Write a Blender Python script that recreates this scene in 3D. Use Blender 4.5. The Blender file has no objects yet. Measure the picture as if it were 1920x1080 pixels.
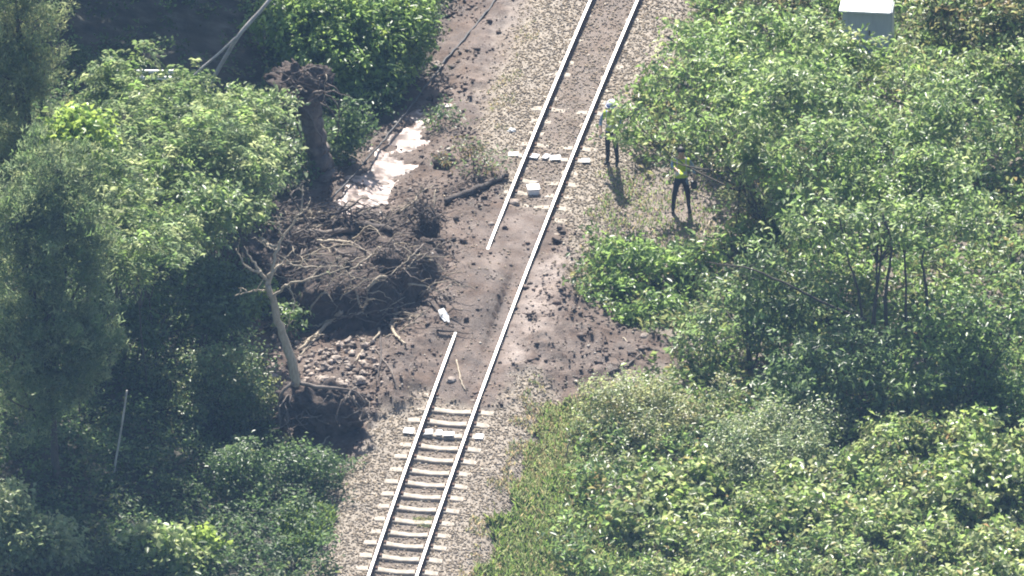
import bpy, bmesh, math, random
import numpy as np
from mathutils import Vector, Matrix

random.seed(7)
RNG = np.random.default_rng(11)
SC = bpy.context.scene
COL = SC.collection

# ------------------------------------------------------------------ camera, sky, sun, exposure
ELEV = math.radians(27.5)            # the helicopter looks down by this much
DIST = 800.0
SCALE = 77.5                         # photograph pixels per metre at the target
WIDTH = 1920.0 / SCALE
SE, CE = math.sin(ELEV), math.cos(ELEV)
CAM = np.array([0.0, -DIST * CE, DIST * SE])
cam_data = bpy.data.cameras.new('camera')
cam = bpy.data.objects.new('camera', cam_data)
COL.objects.link(cam)
cam.location = CAM
cam.rotation_euler = (math.pi / 2 - ELEV, 0, 0)
cam_data.sensor_width = 36
cam_data.lens = 36 * DIST / WIDTH
cam_data.clip_start = 5
cam_data.clip_end = 4000
SC.camera = cam

SUN_EL = math.radians(49)
SUN_AZ = math.radians(-8)           # measured from +Y (away from the camera), negative = to the left
SUN_DIR = np.array([math.sin(SUN_AZ) * math.cos(SUN_EL), math.cos(SUN_AZ) * math.cos(SUN_EL), math.sin(SUN_EL)])
world = bpy.data.worlds.new('World')
SC.world = world
world.use_nodes = True
wn = world.node_tree.nodes
sky = wn.new('ShaderNodeTexSky')
sky.sky_type = 'NISHITA'
sky.sun_disc = False
sky.sun_elevation = SUN_EL
sky.sun_rotation = SUN_AZ
sky.air_density = 1.0
sky.dust_density = 1.5
bg = wn['Background']
bg.inputs['Strength'].default_value = 0.075
world.node_tree.links.new(sky.outputs[0], bg.inputs[0])
sun_data = bpy.data.lights.new('sun', 'SUN')
sun_data.energy = 5.0
sun_data.angle = math.radians(0.5)
sun_data.color = (1.0, 0.95, 0.87)
sun = bpy.data.objects.new('sun', sun_data)
COL.objects.link(sun)
sun.rotation_euler = Vector(-SUN_DIR).to_track_quat('-Z', 'Y').to_euler()
sun.location = (0, 0, 60)
SC.view_settings.view_transform = 'Standard'
SC.view_settings.look = 'None'
SC.view_settings.gamma = 1.0
SC.view_settings.exposure = 1.42
SC.cycles.filter_width = 2.0
SC.cycles.use_denoising = True
SC.cycles.max_bounces = 8
SC.cycles.diffuse_bounces = 3
SC.cycles.transmission_bounces = 4
SC.cycles.volume_bounces = 0

# ------------------------------------------------------------------ where the photograph's points stand
def ray(px, py):
    u = (px - 960) / SCALE
    v = (540 - py) / SCALE
    q = np.array([u, v * SE, v * CE])
    return q - CAM

def P(px, py, z=0.0):
    """point of the place at height z seen at that spot of the photograph"""
    d = ray(px, py)
    return CAM + d * ((z - CAM[2]) / d[2])

def PY(px, py, y):
    """point in the upright plane at depth y"""
    d = ray(px, py)
    return CAM + d * ((y - CAM[1]) / d[1])

def to_px(x, y, z=0.0):
    dx, dy, dz = x - CAM[0], y - CAM[1], z - CAM[2]
    f = dy * CE - dz * SE
    return 960 + dx / f * DIST * SCALE, 540 - (dy * SE + dz * CE) / f * DIST * SCALE

# ------------------------------------------------------------------ noise
def _hash(ix, iy, seed):
    h = (ix.astype(np.int64) * 374761393 + iy.astype(np.int64) * 668265263 + seed * 982451653) & 0x7fffffff
    h = ((h ^ (h >> 13)) * 1274126177) & 0x7fffffff
    return ((h ^ (h >> 16)) & 0xffff) / 65535.0

def vnoise(x, y, seed=0):
    x = np.asarray(x, float); y = np.asarray(y, float)
    ix, iy = np.floor(x), np.floor(y)
    fx, fy = x - ix, y - iy
    fx = fx * fx * (3 - 2 * fx); fy = fy * fy * (3 - 2 * fy)
    a = _hash(ix, iy, seed); b = _hash(ix + 1, iy, seed)
    c = _hash(ix, iy + 1, seed); d = _hash(ix + 1, iy + 1, seed)
    return (a * (1 - fx) + b * fx) * (1 - fy) + (c * (1 - fx) + d * fx) * fy

def fbm(x, y, seed=0, octs=4):
    s, a, t = 0.0, 1.0, 0.0
    for o in range(octs):
        s = s + a * vnoise(x * 2 ** o + 17.3 * o, y * 2 ** o - 9.1 * o, seed + o)
        t += a; a *= 0.5
    return s / t

def sstep(a, b, x):
    t = np.clip((x - a) / (b - a), 0, 1)
    return t * t * (3 - 2 * t)

# ------------------------------------------------------------------ railway centre line (rail heads measured at rail-head height)
_cl = np.array([P(x, y, 0.15) for x, y in ((735.5, 1080), (813, 860), (891.5, 642), (964.5, 452), (1056, 225), (1151, 0))])
_cf = np.polyfit(_cl[:, 1], _cl[:, 0], 2)
def rail_x(y): return np.polyval(_cf, y)
def rail_slope(y): return np.polyval(np.polyder(_cf), y)
def lateral(x, y):
    yy = np.clip(y, -22, 24)
    s = rail_slope(yy)
    return (x - (rail_x(yy) + s * (y - yy))) / np.sqrt(1 + s * s)

def poly_sd(px, py, poly):
    """signed distance in photograph pixels of the ground layout, y stretched to metres-equal units, positive inside"""
    px = np.asarray(px, float); py = np.asarray(py, float) / SE
    pts = [(a, b / SE) for a, b in poly]
    inside = np.zeros(px.shape, bool); best = np.full(px.shape, 1e9)
    for i in range(len(pts)):
        (x0, y0), (x1, y1) = pts[i - 1], pts[i]
        ex, ey = x1 - x0, y1 - y0
        t = np.clip(((px - x0) * ex + (py - y0) * ey) / (ex * ex + ey * ey), 0, 1)
        best = np.minimum(best, np.hypot(px - x0 - t * ex, py - y0 - t * ey))
        cond = (y0 > py) != (y1 > py)
        with np.errstate(divide='ignore', invalid='ignore'):
            xi = x0 + (py - y0) * ex / (ey if ey else 1e-9)
        inside ^= cond & (px < xi)
    return np.where(inside, best, -best)

MUD = [(850, -60), (985, -60), (935, 60), (905, 160), (890, 270), (950, 300), (970, 360), (1000, 395), (1040, 400), (1085, 440),
       (1075, 500), (1110, 545), (1250, 610), (1270, 650), (1160, 690), (1060, 735), (1000, 700), (960, 740), (900, 760), (790, 745), (735, 780),
       (690, 830), (640, 860), (530, 850), (500, 760), (470, 640), (440, 480), (520, 380), (590, 320), (690, 240), (780, 130), (820, 40)]
CLEAR = [(840, -60), (1330, -60), (1290, 90), (1200, 180), (1190, 300), (1330, 300), (1390, 420), (1330, 440), (1180, 440), (1110, 460),
         (1095, 560), (1260, 620), (1260, 680), (1120, 730), (1090, 860), (1050, 960), (1020, 1140), (600, 1140), (625, 960), (655, 860),
         (540, 850), (510, 760), (480, 640), (440, 480), (540, 400), (590, 320), (690, 230), (790, 130)]
PUDDLE = [(800, 118), (818, 122), (812, 150), (832, 176), (800, 212), (768, 256), (772, 282), (744, 312), (734, 345), (716, 366), (696, 352), (668, 372),
          (636, 392), (618, 382), (645, 342), (668, 300), (692, 266), (720, 238), (746, 212), (780, 188), (792, 150)]

def masks(x, y):
    px, py = to_px(x, y)
    wob = (fbm(x * 1.3, y * 1.3, 5) - 0.5) * 90 + (fbm(x * 5, y * 5, 6) - 0.5) * 40
    mud = sstep(-14, 26, poly_sd(px, py, MUD) + wob)
    clear = sstep(-20, 30, poly_sd(px, py, CLEAR) + wob * 0.6)
    d = lateral(x, y)
    bal = sstep(2.35, 1.9, np.abs(d) + (fbm(x * 2, y * 2, 8) - 0.5) * 0.7)
    pud = sstep(-6, 14, poly_sd(px, py, PUDDLE) + (fbm(x * 2.5, y * 2.5, 9) - 0.52) * 95)
    return mud, clear, bal, pud

def bump_at(x, y, px, py, rx, ry, amp):
    c = P(px, py)
    return amp * np.exp(-((x - c[0]) / rx) ** 2 - ((y - c[1]) / ry) ** 2)

def H(x, y, parts=None):
    x = np.asarray(x, float); y = np.asarray(y, float)
    mud, clear, bal, pud = parts if parts is not None else masks(x, y)
    d = lateral(x, y)
    ad = np.abs(d)
    h = -0.05 - 0.045 * sstep(0.55, 0.4, ad) * sstep(-5.2, -6.4, y) - 0.35 * sstep(1.45, 2.5, ad)
    h = h + np.where(d < 0, -0.22 * np.exp(-((d + 3.75) / 0.7) ** 2) * sstep(1, 5, y), 0)
    h = h + np.where(d < -5.2, np.clip(0.26 * (-d - 5.2), 0, 2.6), 0)
    h = h + 0.25 * (fbm(x * 0.35, y * 0.35, 21, 3) - 0.5) * sstep(2.2, 4, ad)
    # slid mud
    m = mud
    ml = (0.10 + bump_at(x, y, 800, 610, 1.6, 3.2, 0.28) + bump_at(x, y, 895, 548, 0.8, 1.6, 0.30) + bump_at(x, y, 800, 400, 1.2, 2.0, 0.12)
          + bump_at(x, y, 640, 740, 1.2, 2.5, 0.25) + bump_at(x, y, 1090, 600, 0.9, 2.4, 0.22) + bump_at(x, y, 760, 720, 1.0, 2.0, 0.15)
          + 0)
    ml = np.where(d > 0.2, np.minimum(ml, 0.14 + 0.3 * sstep(1.2, 2.2, d)), ml) * (1 - 0.35 * sstep(-0.1, 0.4, d) * sstep(1.3, 0.8, d))
    ml = ml * (1 - 0.7 * np.exp(-((d + 0.5) / 0.6) ** 2) * sstep(-1.6, -3.2, y))
    rough = (fbm(x * 1.7, y * 1.9, 31, 5) - 0.45) * 0.26 + np.abs(fbm(x * 4.2, y * 6.0, 41, 3) - 0.5) * 0.26 - 0.05
    flat = 1 - 0.75 * sstep(1.3, 0.5, ad) - 0.0
    flat = np.where((d > -4.9) & (d < -1.6) & (y > 5), 0.45, flat)
    h = h + m * (ml * sstep(2.6, 1.2, ad) * 1.0 + ml * sstep(1.2, 2.6, ad) * 1.15 + rough * flat)
    h = h + (1 - m) * (1 - bal) * (fbm(x * 3, y * 3, 51, 3) - 0.5) * 0.12
    return h - pud * 0.05

# ------------------------------------------------------------------ object helpers
def tag(o, label=None, cat=None, group=None, kind=None):
    if label: o['label'] = label
    if cat: o['category'] = cat
    if group: o['group'] = group
    if kind: o['kind'] = kind
    return o

def link_mesh(name, verts, faces, mat, parent=None, colors=None, smooth=False):
    me = bpy.data.meshes.new(name)
    verts = np.asarray(verts, np.float32).reshape(-1, 3)
    if isinstance(faces, np.ndarray):
        n, k = faces.shape
        me.vertices.add(len(verts)); me.vertices.foreach_set('co', verts.ravel())
        me.loops.add(n * k); me.loops.foreach_set('vertex_index', faces.ravel().astype(np.int32))
        me.polygons.add(n)
        me.polygons.foreach_set('loop_start', (np.arange(n) * k).astype(np.int32))
        me.polygons.foreach_set('loop_total', np.full(n, k, np.int32))
        me.update(calc_edges=True)
    else:
        me.from_pydata([tuple(map(float, v)) for v in verts], [], faces)
        me.update()
    if colors is not None:
        at = me.color_attributes.new('tint', 'FLOAT_COLOR', 'POINT')
        c = np.ones((len(verts), 4), np.float32); c[:, :3] = colors
        at.data.foreach_set('color', c.ravel())
    if smooth:
        me.polygons.foreach_set('use_smooth', np.ones(len(me.polygons), bool))
    me.materials.append(mat)
    o = bpy.data.objects.new(name, me)
    COL.objects.link(o)
    if parent is not None:
        o.parent = parent
        o.matrix_parent_inverse = Matrix.Translation(-parent.location) if parent.type == 'EMPTY' else Matrix()
    return o

def thing(name, loc, label, cat, group=None):
    e = bpy.data.objects.new(name, None)
    COL.objects.link(e)
    e.location = tuple(map(float, loc))
    e.empty_display_size = 0.3
    return tag(e, label, cat, group)

def tubes_geo(paths, sides=7, wob=0.0, seed=0):
    """list of (points, radii) -> verts, quads (ends closed by shrinking)"""
    V, F = [], []
    r = np.random.default_rng(seed)
    for pts, rad in paths:
        pts = np.asarray(pts, float); rad = np.asarray(rad, float)
        n = len(pts)
        tan = np.gradient(pts, axis=0)
        tan /= np.linalg.norm(tan, axis=1)[:, None] + 1e-9
        up = np.array([0.13, 0.21, 0.97]) if abs(tan[0, 2]) < 0.85 else np.array([0.97, 0.2, 0.1])
        a = np.cross(tan, up); a /= np.linalg.norm(a, axis=1)[:, None] + 1e-9
        b = np.cross(tan, a)
        ph = np.arange(sides) * 2 * math.pi / sides
        base = sum(len(v) for v in V)
        P2 = np.concatenate([pts[:1], pts, pts[-1:]]); R2 = np.concatenate([[1e-4], rad, [1e-4]])
        A2 = np.concatenate([a[:1], a, a[-1:]]); B2 = np.concatenate([b[:1], b, b[-1:]])
        k = 1 + wob * (r.random((n + 2, sides)) - 0.5)
        ring = P2[:, None, :] + (R2[:, None] * k)[:, :, None] * (np.cos(ph)[None, :, None] * A2[:, None, :] + np.sin(ph)[None, :, None] * B2[:, None, :])
        V.append(ring.reshape(-1, 3))
        m = n + 2
        i = np.arange(m - 1)[:, None] * sides + np.arange(sides)[None, :]
        j = np.arange(m - 1)[:, None] * sides + (np.arange(sides)[None, :] + 1) % sides
        q = np.stack([i, j, j + sides, i + sides], -1).reshape(-1, 4)
        F.append(q + base)
    return np.concatenate(V), np.concatenate(F)

def smooth_path(pts, n=14, jit=0.0, seed=0):
    pts = np.asarray(pts, float)
    t = np.linspace(0, len(pts) - 1, n)
    out = []
    for tt in t:
        i = min(int(tt), len(pts) - 2); f = tt - i
        p0 = pts[max(i - 1, 0)]; p1 = pts[i]; p2 = pts[i + 1]; p3 = pts[min(i + 2, len(pts) - 1)]
        out.append(0.5 * ((2 * p1) + (-p0 + p2) * f + (2 * p0 - 5 * p1 + 4 * p2 - p3) * f * f + (-p0 + 3 * p1 - 3 * p2 + p3) * f ** 3))
    out = np.array(out)
    if jit:
        r = np.random.default_rng(seed)
        out[1:-1] += r.normal(0, jit, out[1:-1].shape)
    return out

# ------------------------------------------------------------------ materials
def new_mat(name):
    m = bpy.data.materials.new(name)
    m.use_nodes = True
    nt = m.node_tree
    return m, nt, nt.nodes['Principled BSDF'], nt.nodes['Material Output']

def node(nt, kind, **kw):
    n = nt.nodes.new(kind)
    for k, v in kw.items():
        if k in n.inputs: n.inputs[k].default_value = v
        else: setattr(n, k, v)
    return n

def noisy_mat(name, c1, c2, scale=6.0, rough=0.8, bump=0.3, bscale=None, metallic=0.0, spec=0.5, detail=6.0, stretch=None, bdist=0.03):
    m, nt, p, out = new_mat(name)
    tc = node(nt, 'ShaderNodeTexCoord')
    vec = tc.outputs['Object']
    if stretch:
        mp = node(nt, 'ShaderNodeMapping'); mp.inputs['Scale'].default_value = stretch
        nt.links.new(vec, mp.inputs['Vector']); vec = mp.outputs[0]
    n1 = node(nt, 'ShaderNodeTexNoise', Scale=scale, Detail=detail, Roughness=0.65)
    nt.links.new(vec, n1.inputs['Vector'])
    cr = node(nt, 'ShaderNodeValToRGB')
    cr.color_ramp.elements[0].position = 0.32; cr.color_ramp.elements[1].position = 0.68
    cr.color_ramp.elements[0].color = (*c1, 1); cr.color_ramp.elements[1].color = (*c2, 1)
    nt.links.new(n1.outputs['Fac'], cr.inputs[0])
    nt.links.new(cr.outputs[0], p.inputs['Base Color'])
    p.inputs['Roughness'].default_value = rough
    p.inputs['Metallic'].default_value = metallic
    p.inputs['Specular IOR Level'].default_value = spec
    if bump:
        n2 = node(nt, 'ShaderNodeTexNoise', Scale=bscale or scale * 4, Detail=5.0, Roughness=0.7)
        nt.links.new(vec, n2.inputs['Vector'])
        bp = node(nt, 'ShaderNodeBump', Strength=bump, Distance=bdist)
        nt.links.new(n2.outputs['Fac'], bp.inputs['Height'])
        nt.links.new(bp.outputs[0], p.inputs['Normal'])
    return m

def tint_mat(name, rough=0.85, spec=0.3, translucent=0.0, bump=0.0, sheen=0.0):
    """colour comes from each leaf's or stone's own tint"""
    m, nt, p, out = new_mat(name)
    at = node(nt, 'ShaderNodeVertexColor'); at.layer_name = 'tint'
    nt.links.new(at.outputs[0], p.inputs['Base Color'])
    p.inputs['Roughness'].default_value = rough
    p.inputs['Specular IOR Level'].default_value = spec
    if translucent:
        tr = node(nt, 'ShaderNodeBsdfTranslucent')
        hs = node(nt, 'ShaderNodeHueSaturation', Hue=0.492, Saturation=0.95, Value=1.9)
        nt.links.new(at.outputs[0], hs.inputs['Color'])
        nt.links.new(hs.outputs[0], tr.inputs['Color'])
        mx = node(nt, 'ShaderNodeMixShader'); mx.inputs[0].default_value = translucent
        nt.links.new(p.outputs[0], mx.inputs[1]); nt.links.new(tr.outputs[0], mx.inputs[2])
        nt.links.new(mx.outputs[0], out.inputs['Surface'])
    return m

M = {}
M['leaf'] = tint_mat('leaf', rough=0.36, spec=0.6, translucent=0.5)
M['leaf_matt'] = tint_mat('leaf_matt', rough=0.5, spec=0.4, translucent=0.45)
M['stone'] = tint_mat('stone', rough=0.85, spec=0.3)
M['clod'] = tint_mat('clod', rough=0.75, spec=0.4)
M['bark'] = noisy_mat('bark', (0.05, 0.04, 0.032), (0.12, 0.10, 0.08), 9, 0.9, 0.6, stretch=(4, 4, 1))
M['bare_wood'] = noisy_mat('bare_wood', (0.26, 0.21, 0.15), (0.46, 0.39, 0.29), 7, 0.8, 0.5, stretch=(3, 3, 1))
M['muddy_wood'] = noisy_mat('muddy_wood', (0.06, 0.047, 0.04), (0.21, 0.17, 0.14), 5, 0.85, 0.5)
M['dark_root'] = noisy_mat('dark_root', (0.03, 0.024, 0.022), (0.10, 0.08, 0.07), 6, 0.9, 0.6)
M['grey_pole'] = noisy_mat('grey_pole', (0.30, 0.28, 0.25), (0.5, 0.47, 0.43), 5, 0.7, 0.2)
M['earth'] = noisy_mat('earth', (0.03, 0.022, 0.018), (0.115, 0.083, 0.066), 3.2, 0.9, 0.9, 14, bdist=0.08)
M['rail'] = noisy_mat('rail', (0.42, 0.40, 0.38), (0.62, 0.6, 0.57), 3, 0.34, 0.05, metallic=0.9, stretch=(6, 0.4, 6))
M['rust'] = noisy_mat('rust', (0.06, 0.035, 0.024), (0.13, 0.075, 0.05), 8, 0.9, 0.3)
M['concrete'] = noisy_mat('concrete', (0.20, 0.165, 0.13), (0.45, 0.395, 0.325), 5, 0.85, 0.3)
M['white_concrete'] = noisy_mat('white_concrete', (0.22, 0.19, 0.155), (0.66, 0.60, 0.53), 6, 0.8, 0.2)
M['white'] = noisy_mat('white', (0.74, 0.74, 0.73), (0.82, 0.82, 0.81), 3, 0.5, 0.05)
M['grey_metal'] = noisy_mat('grey_metal', (0.48, 0.50, 0.56), (0.6, 0.62, 0.68), 2.2, 0.55, 0.06, stretch=(3, 3, 0.6))
M['cable'] = noisy_mat('cable', (0.015, 0.015, 0.016), (0.04, 0.037, 0.036), 8, 0.6, 0.1)

def ground_material():
    m, nt, p, out = new_mat('ground')
    L = nt.links
    tc = node(nt, 'ShaderNodeTexCoord')
    at = node(nt, 'ShaderNodeVertexColor'); at.layer_name = 'tint'      # R mud, G cleared bare ground, B ballast
    sep = node(nt, 'ShaderNodeSeparateColor'); L.new(at.outputs[0], sep.inputs[0])
    def ramp(scale, a, b, lo=0.35, hi=0.65, det=6.0):
        n = node(nt, 'ShaderNodeTexNoise', Scale=scale, Detail=det, Roughness=0.7); L.new(tc.outputs['Object'], n.inputs['Vector'])
        r = node(nt, 'ShaderNodeValToRGB')
        r.color_ramp.elements[0].position = lo; r.color_ramp.elements[1].position = hi
        r.color_ramp.elements[0].color = (*a, 1); r.color_ramp.elements[1].color = (*b, 1)
        L.new(n.outputs['Fac'], r.inputs[0]); return r, n
    def mix(f, a, b, blend='MIX'):
        x = node(nt, 'ShaderNodeMix', data_type='RGBA', blend_type=blend)
        if hasattr(f, 'links'): L.new(f, x.inputs['Factor'])
        else: x.inputs['Factor'].default_value = f
        L.new(a, x.inputs['A']); L.new(b, x.inputs['B']); return x.outputs['Result']
    forest, _ = ramp(2.5, (0.022, 0.024, 0.014), (0.055, 0.05, 0.03))
    bare, _ = ramp(5.0, (0.15, 0.115, 0.092), (0.29, 0.235, 0.195))
    bal, _ = ramp(9.0, (0.17, 0.14, 0.11), (0.36, 0.305, 0.24))
    mud, _ = ramp(1.1, (0.070, 0.046, 0.034), (0.168, 0.117, 0.088))
    mud2, _ = ramp(7.0, (0.5, 0.5, 0.5), (1.0, 1.0, 1.0), 0.3, 0.6)
    mudc = mix(0.75, mud.outputs[0], mud2.outputs[0], 'MULTIPLY')
    c = mix(sep.outputs['Green'], forest.outputs[0], bare.outputs[0])
    c = mix(sep.outputs['Blue'], c, bal.outputs[0])
    c = mix(sep.outputs['Red'], c, mudc)
    sl = node(nt, 'ShaderNodeVertexColor'); sl.layer_name = 'silt'
    silt, _ = ramp(3.0, (0.20, 0.155, 0.13), (0.32, 0.26, 0.225))
    c = mix(sl.outputs[0], c, silt.outputs[0])
    L.new(c, p.inputs['Base Color'])
    rr = node(nt, 'ShaderNodeTexNoise', Scale=1.6, Detail=4.0); L.new(tc.outputs['Object'], rr.inputs['Vector'])
    rm = node(nt, 'ShaderNodeMapRange'); rm.inputs['From Min'].default_value = 0.35; rm.inputs['From Max'].default_value = 0.65
    rm.inputs['To Min'].default_value = 0.42; rm.inputs['To Max'].default_value = 0.9
    L.new(rr.outputs['Fac'], rm.inputs['Value']); L.new(rm.outputs[0], p.inputs['Roughness'])
    p.inputs['Specular IOR Level'].default_value = 0.4
    nb = node(nt, 'ShaderNodeTexNoise', Scale=16.0, Detail=6.0, Roughness=0.75); L.new(tc.outputs['Object'], nb.inputs['Vector'])
    bp = node(nt, 'ShaderNodeBump', Strength=0.9, Distance=0.06); L.new(nb.outputs['Fac'], bp.inputs['Height'])
    L.new(bp.outputs[0], p.inputs['Normal'])
    return m
M['ground'] = ground_material()

# ------------------------------------------------------------------ ground
def axis(lo, hi, flo, fhi, fine, mid, far):
    a = np.arange(flo, fhi, fine)
    l = np.arange(lo, flo, mid); r = np.arange(fhi, hi, mid)
    ext = far * np.array([0.02, 0.06, 0.15, 0.4, 1.0])
    return np.concatenate([lo - ext[::-1], l, a, r, [hi], hi + ext])

gx = axis(-17, 17, -7.0, 4.6, 0.07, 0.22, 500)
gy = axis(-20, 24, -17.5, 17.5, 0.085, 0.3, 500)
gy[:5] = [-860, -420, -180, -80, -40]
GX, GY = np.meshgrid(gx, gy)
pm = masks(GX.ravel(), GY.ravel())
gh = H(GX.ravel(), GY.ravel(), pm)
gv = np.stack([GX.ravel(), GY.ravel(), gh], 1)
nx, ny = len(gx), len(gy)
ii = (np.arange(ny - 1)[:, None] * nx + np.arange(nx - 1)[None, :]).ravel()
gf = np.stack([ii, ii + 1, ii + 1 + nx, ii + nx], 1)
gcol = np.stack([pm[0], np.maximum(pm[1] * 0.9, 0.75 * sstep(1.5, 2.5, lateral(gv[:, 0], gv[:, 1])) * sstep(0.4, 0.55, fbm(gv[:, 0], gv[:, 1], 88))), pm[2]], 1)
# dusty brown mud film between the rails north of the slide
px_, py_ = to_px(gv[:, 0], gv[:, 1])
dd = lateral(gv[:, 0], gv[:, 1])
gcol[:, 0] = np.maximum(gcol[:, 0], 0.75 * sstep(0.85, 0.45, np.abs(dd)) * sstep(480, 400, py_) * sstep(0.3, 0.55, fbm(gv[:, 0] * 1.2, gv[:, 1] * 1.2, 77) + 0.2))
gcol[:, 0] = np.maximum(gcol[:, 0], 0.6 * sstep(0.6, 0.4, np.abs(dd)) * sstep(0.3, 0.5, fbm(gv[:, 0] * 1.5, gv[:, 1] * 1.5, 79)))
ground = link_mesh('ground', gv, gf, M['ground'], colors=gcol, smooth=True)
silt = np.exp(-((dd - 1.1) / 0.5) ** 2) * sstep(455, 500, py_) * sstep(725, 670, py_) * sstep(0.28, 0.5, fbm(gv[:, 0] * 2.2, gv[:, 1] * 1.1, 99))
silt = np.maximum(silt, 0.5 * np.exp(-((dd + 0.05) / 0.5) ** 2) * sstep(380, 430, py_) * sstep(600, 540, py_) * sstep(0.42, 0.6, fbm(gv[:, 0] * 2.0, gv[:, 1] * 0.8, 98)))
sa = ground.data.color_attributes.new('silt', 'FLOAT_COLOR', 'POINT')
sc_ = np.ones((len(gv), 4), np.float32); sc_[:, :3] = silt[:, None]; sa.data.foreach_set('color', sc_.ravel())
tag(ground, 'bare muddy ground around the railway track', None, None, 'structure')

# earth mound of the slide: steep shaded front, uneven top
def mound_h(x, y):
    x = np.asarray(x, float); y = np.asarray(y, float)
    wob = (fbm(x * 1.1, y * 1.1, 61, 4) - 0.5)
    a = P(455, 600); b = P(700, 655); c = P(830, 570)
    # front foot line across x
    fy = np.interp(x, [a[0] - 1, a[0], P(560, 600)[0], P(640, 640)[0], b[0], P(770, 600)[0], c[0], c[0] + 0.3],
                   [P(0, 560)[1], P(0, 575)[1], P(0, 600)[1], P(0, 625)[1], P(0, 615)[1], P(0, 585)[1], P(0, 560)[1], P(0, 540)[1]])
    top = np.interp(x, [a[0] - 1, a[0], P(560, 0)[0], P(700, 0)[0], P(790, 0)[0], P(835, 0)[0]], [0.8, 1.0, 1.0, 0.85, 0.95, 0.1])
    t = y - fy + wob * 1.8 + (fbm(x * 3.3, y * 3.3, 67, 3) - 0.5) * 0.7
    h = top * sstep(0.0, 0.6, t) * (1 - 0.85 * sstep(1.9, 3.6, t))
    right = P(838, 520)[0] + wob * 0.6
    h = h * sstep(right, right - 0.35, x)
    left = P(430, 520)[0]
    h = h * sstep(left - 0.6, left + 0.4, x)
    return h + (fbm(x * 2.4, y * 2.4, 63, 4) - 0.5) * 0.75 * sstep(0.05, 0.6, h)

mx0, mx1 = P(395, 500)[0], P(850, 500)[0]
my0, my1 = P(0, 660)[1], P(0, 440)[1]
ax_ = np.arange(mx0, mx1, 0.06); ay_ = np.arange(my0, my1 + 1.6, 0.06)
AX, AY = np.meshgrid(ax_, ay_)
mh = mound_h(AX.ravel(), AY.ravel())
base_h = H(AX.ravel(), AY.ravel())
mv = np.stack([AX.ravel(), AY.ravel(), np.where(mh < 0.03, base_h - 0.12, base_h + mh)], 1)
n2x = len(ax_)
ii = (np.arange(len(ay_) - 1)[:, None] * n2x + np.arange(n2x - 1)[None, :]).ravel()
mf = np.stack([ii, ii + 1, ii + 1 + n2x, ii + n2x], 1)
keep = (mh[mf] > 0.03).any(1)
mound = link_mesh('earth_mound', mv, mf[keep], M['earth'], smooth=True)
tag(mound, 'dark steep mound of slid earth under the tangle of branches', 'earth mound')

def surf(x, y):
    b = H(x, y); m = mound_h(x, y)
    return np.where(m > 0.03, b + m, b)

def hit(px, py, off=0.0, ground_only=False):
    """first surface point on that line of sight"""
    d = ray(px, py)
    z = np.arange(4.2, -1.3, -0.03)
    t = (z - CAM[2]) / d[2]
    x = CAM[0] + d[0] * t; y = CAM[1] + d[1] * t
    s = H(x, y) if ground_only else surf(x, y)
    k = np.argmax(z <= s)
    return np.array([x[k], y[k], s[k] + off])

# ------------------------------------------------------------------ stones and clods
def stones_geo(pos, size, tint, flat=0.7, seed=3):
    r = np.random.default_rng(seed)
    n = len(pos)
    base = np.array([[1, 0, 0], [0, 1, 0], [-1, 0, 0], [0, -1, 0], [0, 0, 1], [0, 0, -1]], float)
    v = base[None] * (0.6 + 0.6 * r.random((n, 6, 1)))
    v += r.normal(0, 0.22, v.shape)
    ang = r.random(n) * 6.28
    ca, sa = np.cos(ang), np.sin(ang)
    x = v[:, :, 0] * ca[:, None] - v[:, :, 1] * sa[:, None]
    y = v[:, :, 0] * sa[:, None] + v[:, :, 1] * ca[:, None]
    v = np.stack([x, y, v[:, :, 2] * flat], -1) * np.asarray(size)[:, None, None] + pos[:, None, :]
    f = np.array([[0, 1, 4], [1, 2, 4], [2, 3, 4], [3, 0, 4], [1, 0, 5], [2, 1, 5], [3, 2, 5], [0, 3, 5]])
    F = (f[None] + (np.arange(n) * 6)[:, None, None]).reshape(-1, 3)
    return v.reshape(-1, 3), F, np.repeat(tint, 6, 0)

def scatter(n, x0, x1, y0, y1):
    return RNG.uniform(x0, x1, n), RNG.uniform(y0, y1, n)

# ballast
sx, sy = scatter(150000, -8, 7, -17, 17)
d = lateral(sx, sy)
mk = masks(sx, sy)
prob = sstep(2.5, 1.9, np.abs(d) + (RNG.random(len(d)) - 0.5) * 0.9) * (1 - 0.93 * mk[0])
film = 0.55 * sstep(0.85, 0.45, np.abs(d)) * sstep(480, 400, to_px(sx, sy)[1])
film = np.maximum(film, 0.45 * (np.abs(d) < 0.52) * (sy < -5))
ok = RNG.random(len(d)) < prob * (1 - film)
sx, sy, d = sx[ok], sy[ok], d[ok]
zz = H(sx, sy)
g = RNG.random((len(sx), 1))
warm = np.array([0.43, 0.345, 0.245]); grey = np.array([0.32, 0.27, 0.215]); pale = np.array([0.58, 0.51, 0.42])
t = warm * (0.42 + 0.5 * RNG.random((len(sx), 1))); t = np.where(g < 0.35, grey * (0.4 + 0.5 * RNG.random((len(sx), 1))), t)
t = np.where(g > 0.94, pale * (0.8 + 0.3 * RNG.random((len(sx), 1))), t)
v, f, c = stones_geo(np.stack([sx, sy, zz + 0.012], 1), RNG.uniform(0.016, 0.04, len(sx)), t, 0.75)
tag(link_mesh('gravel', v, f, M['stone'], colors=c), 'angular beige ballast stones beside and between the rails', None, None, 'stuff')

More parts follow.
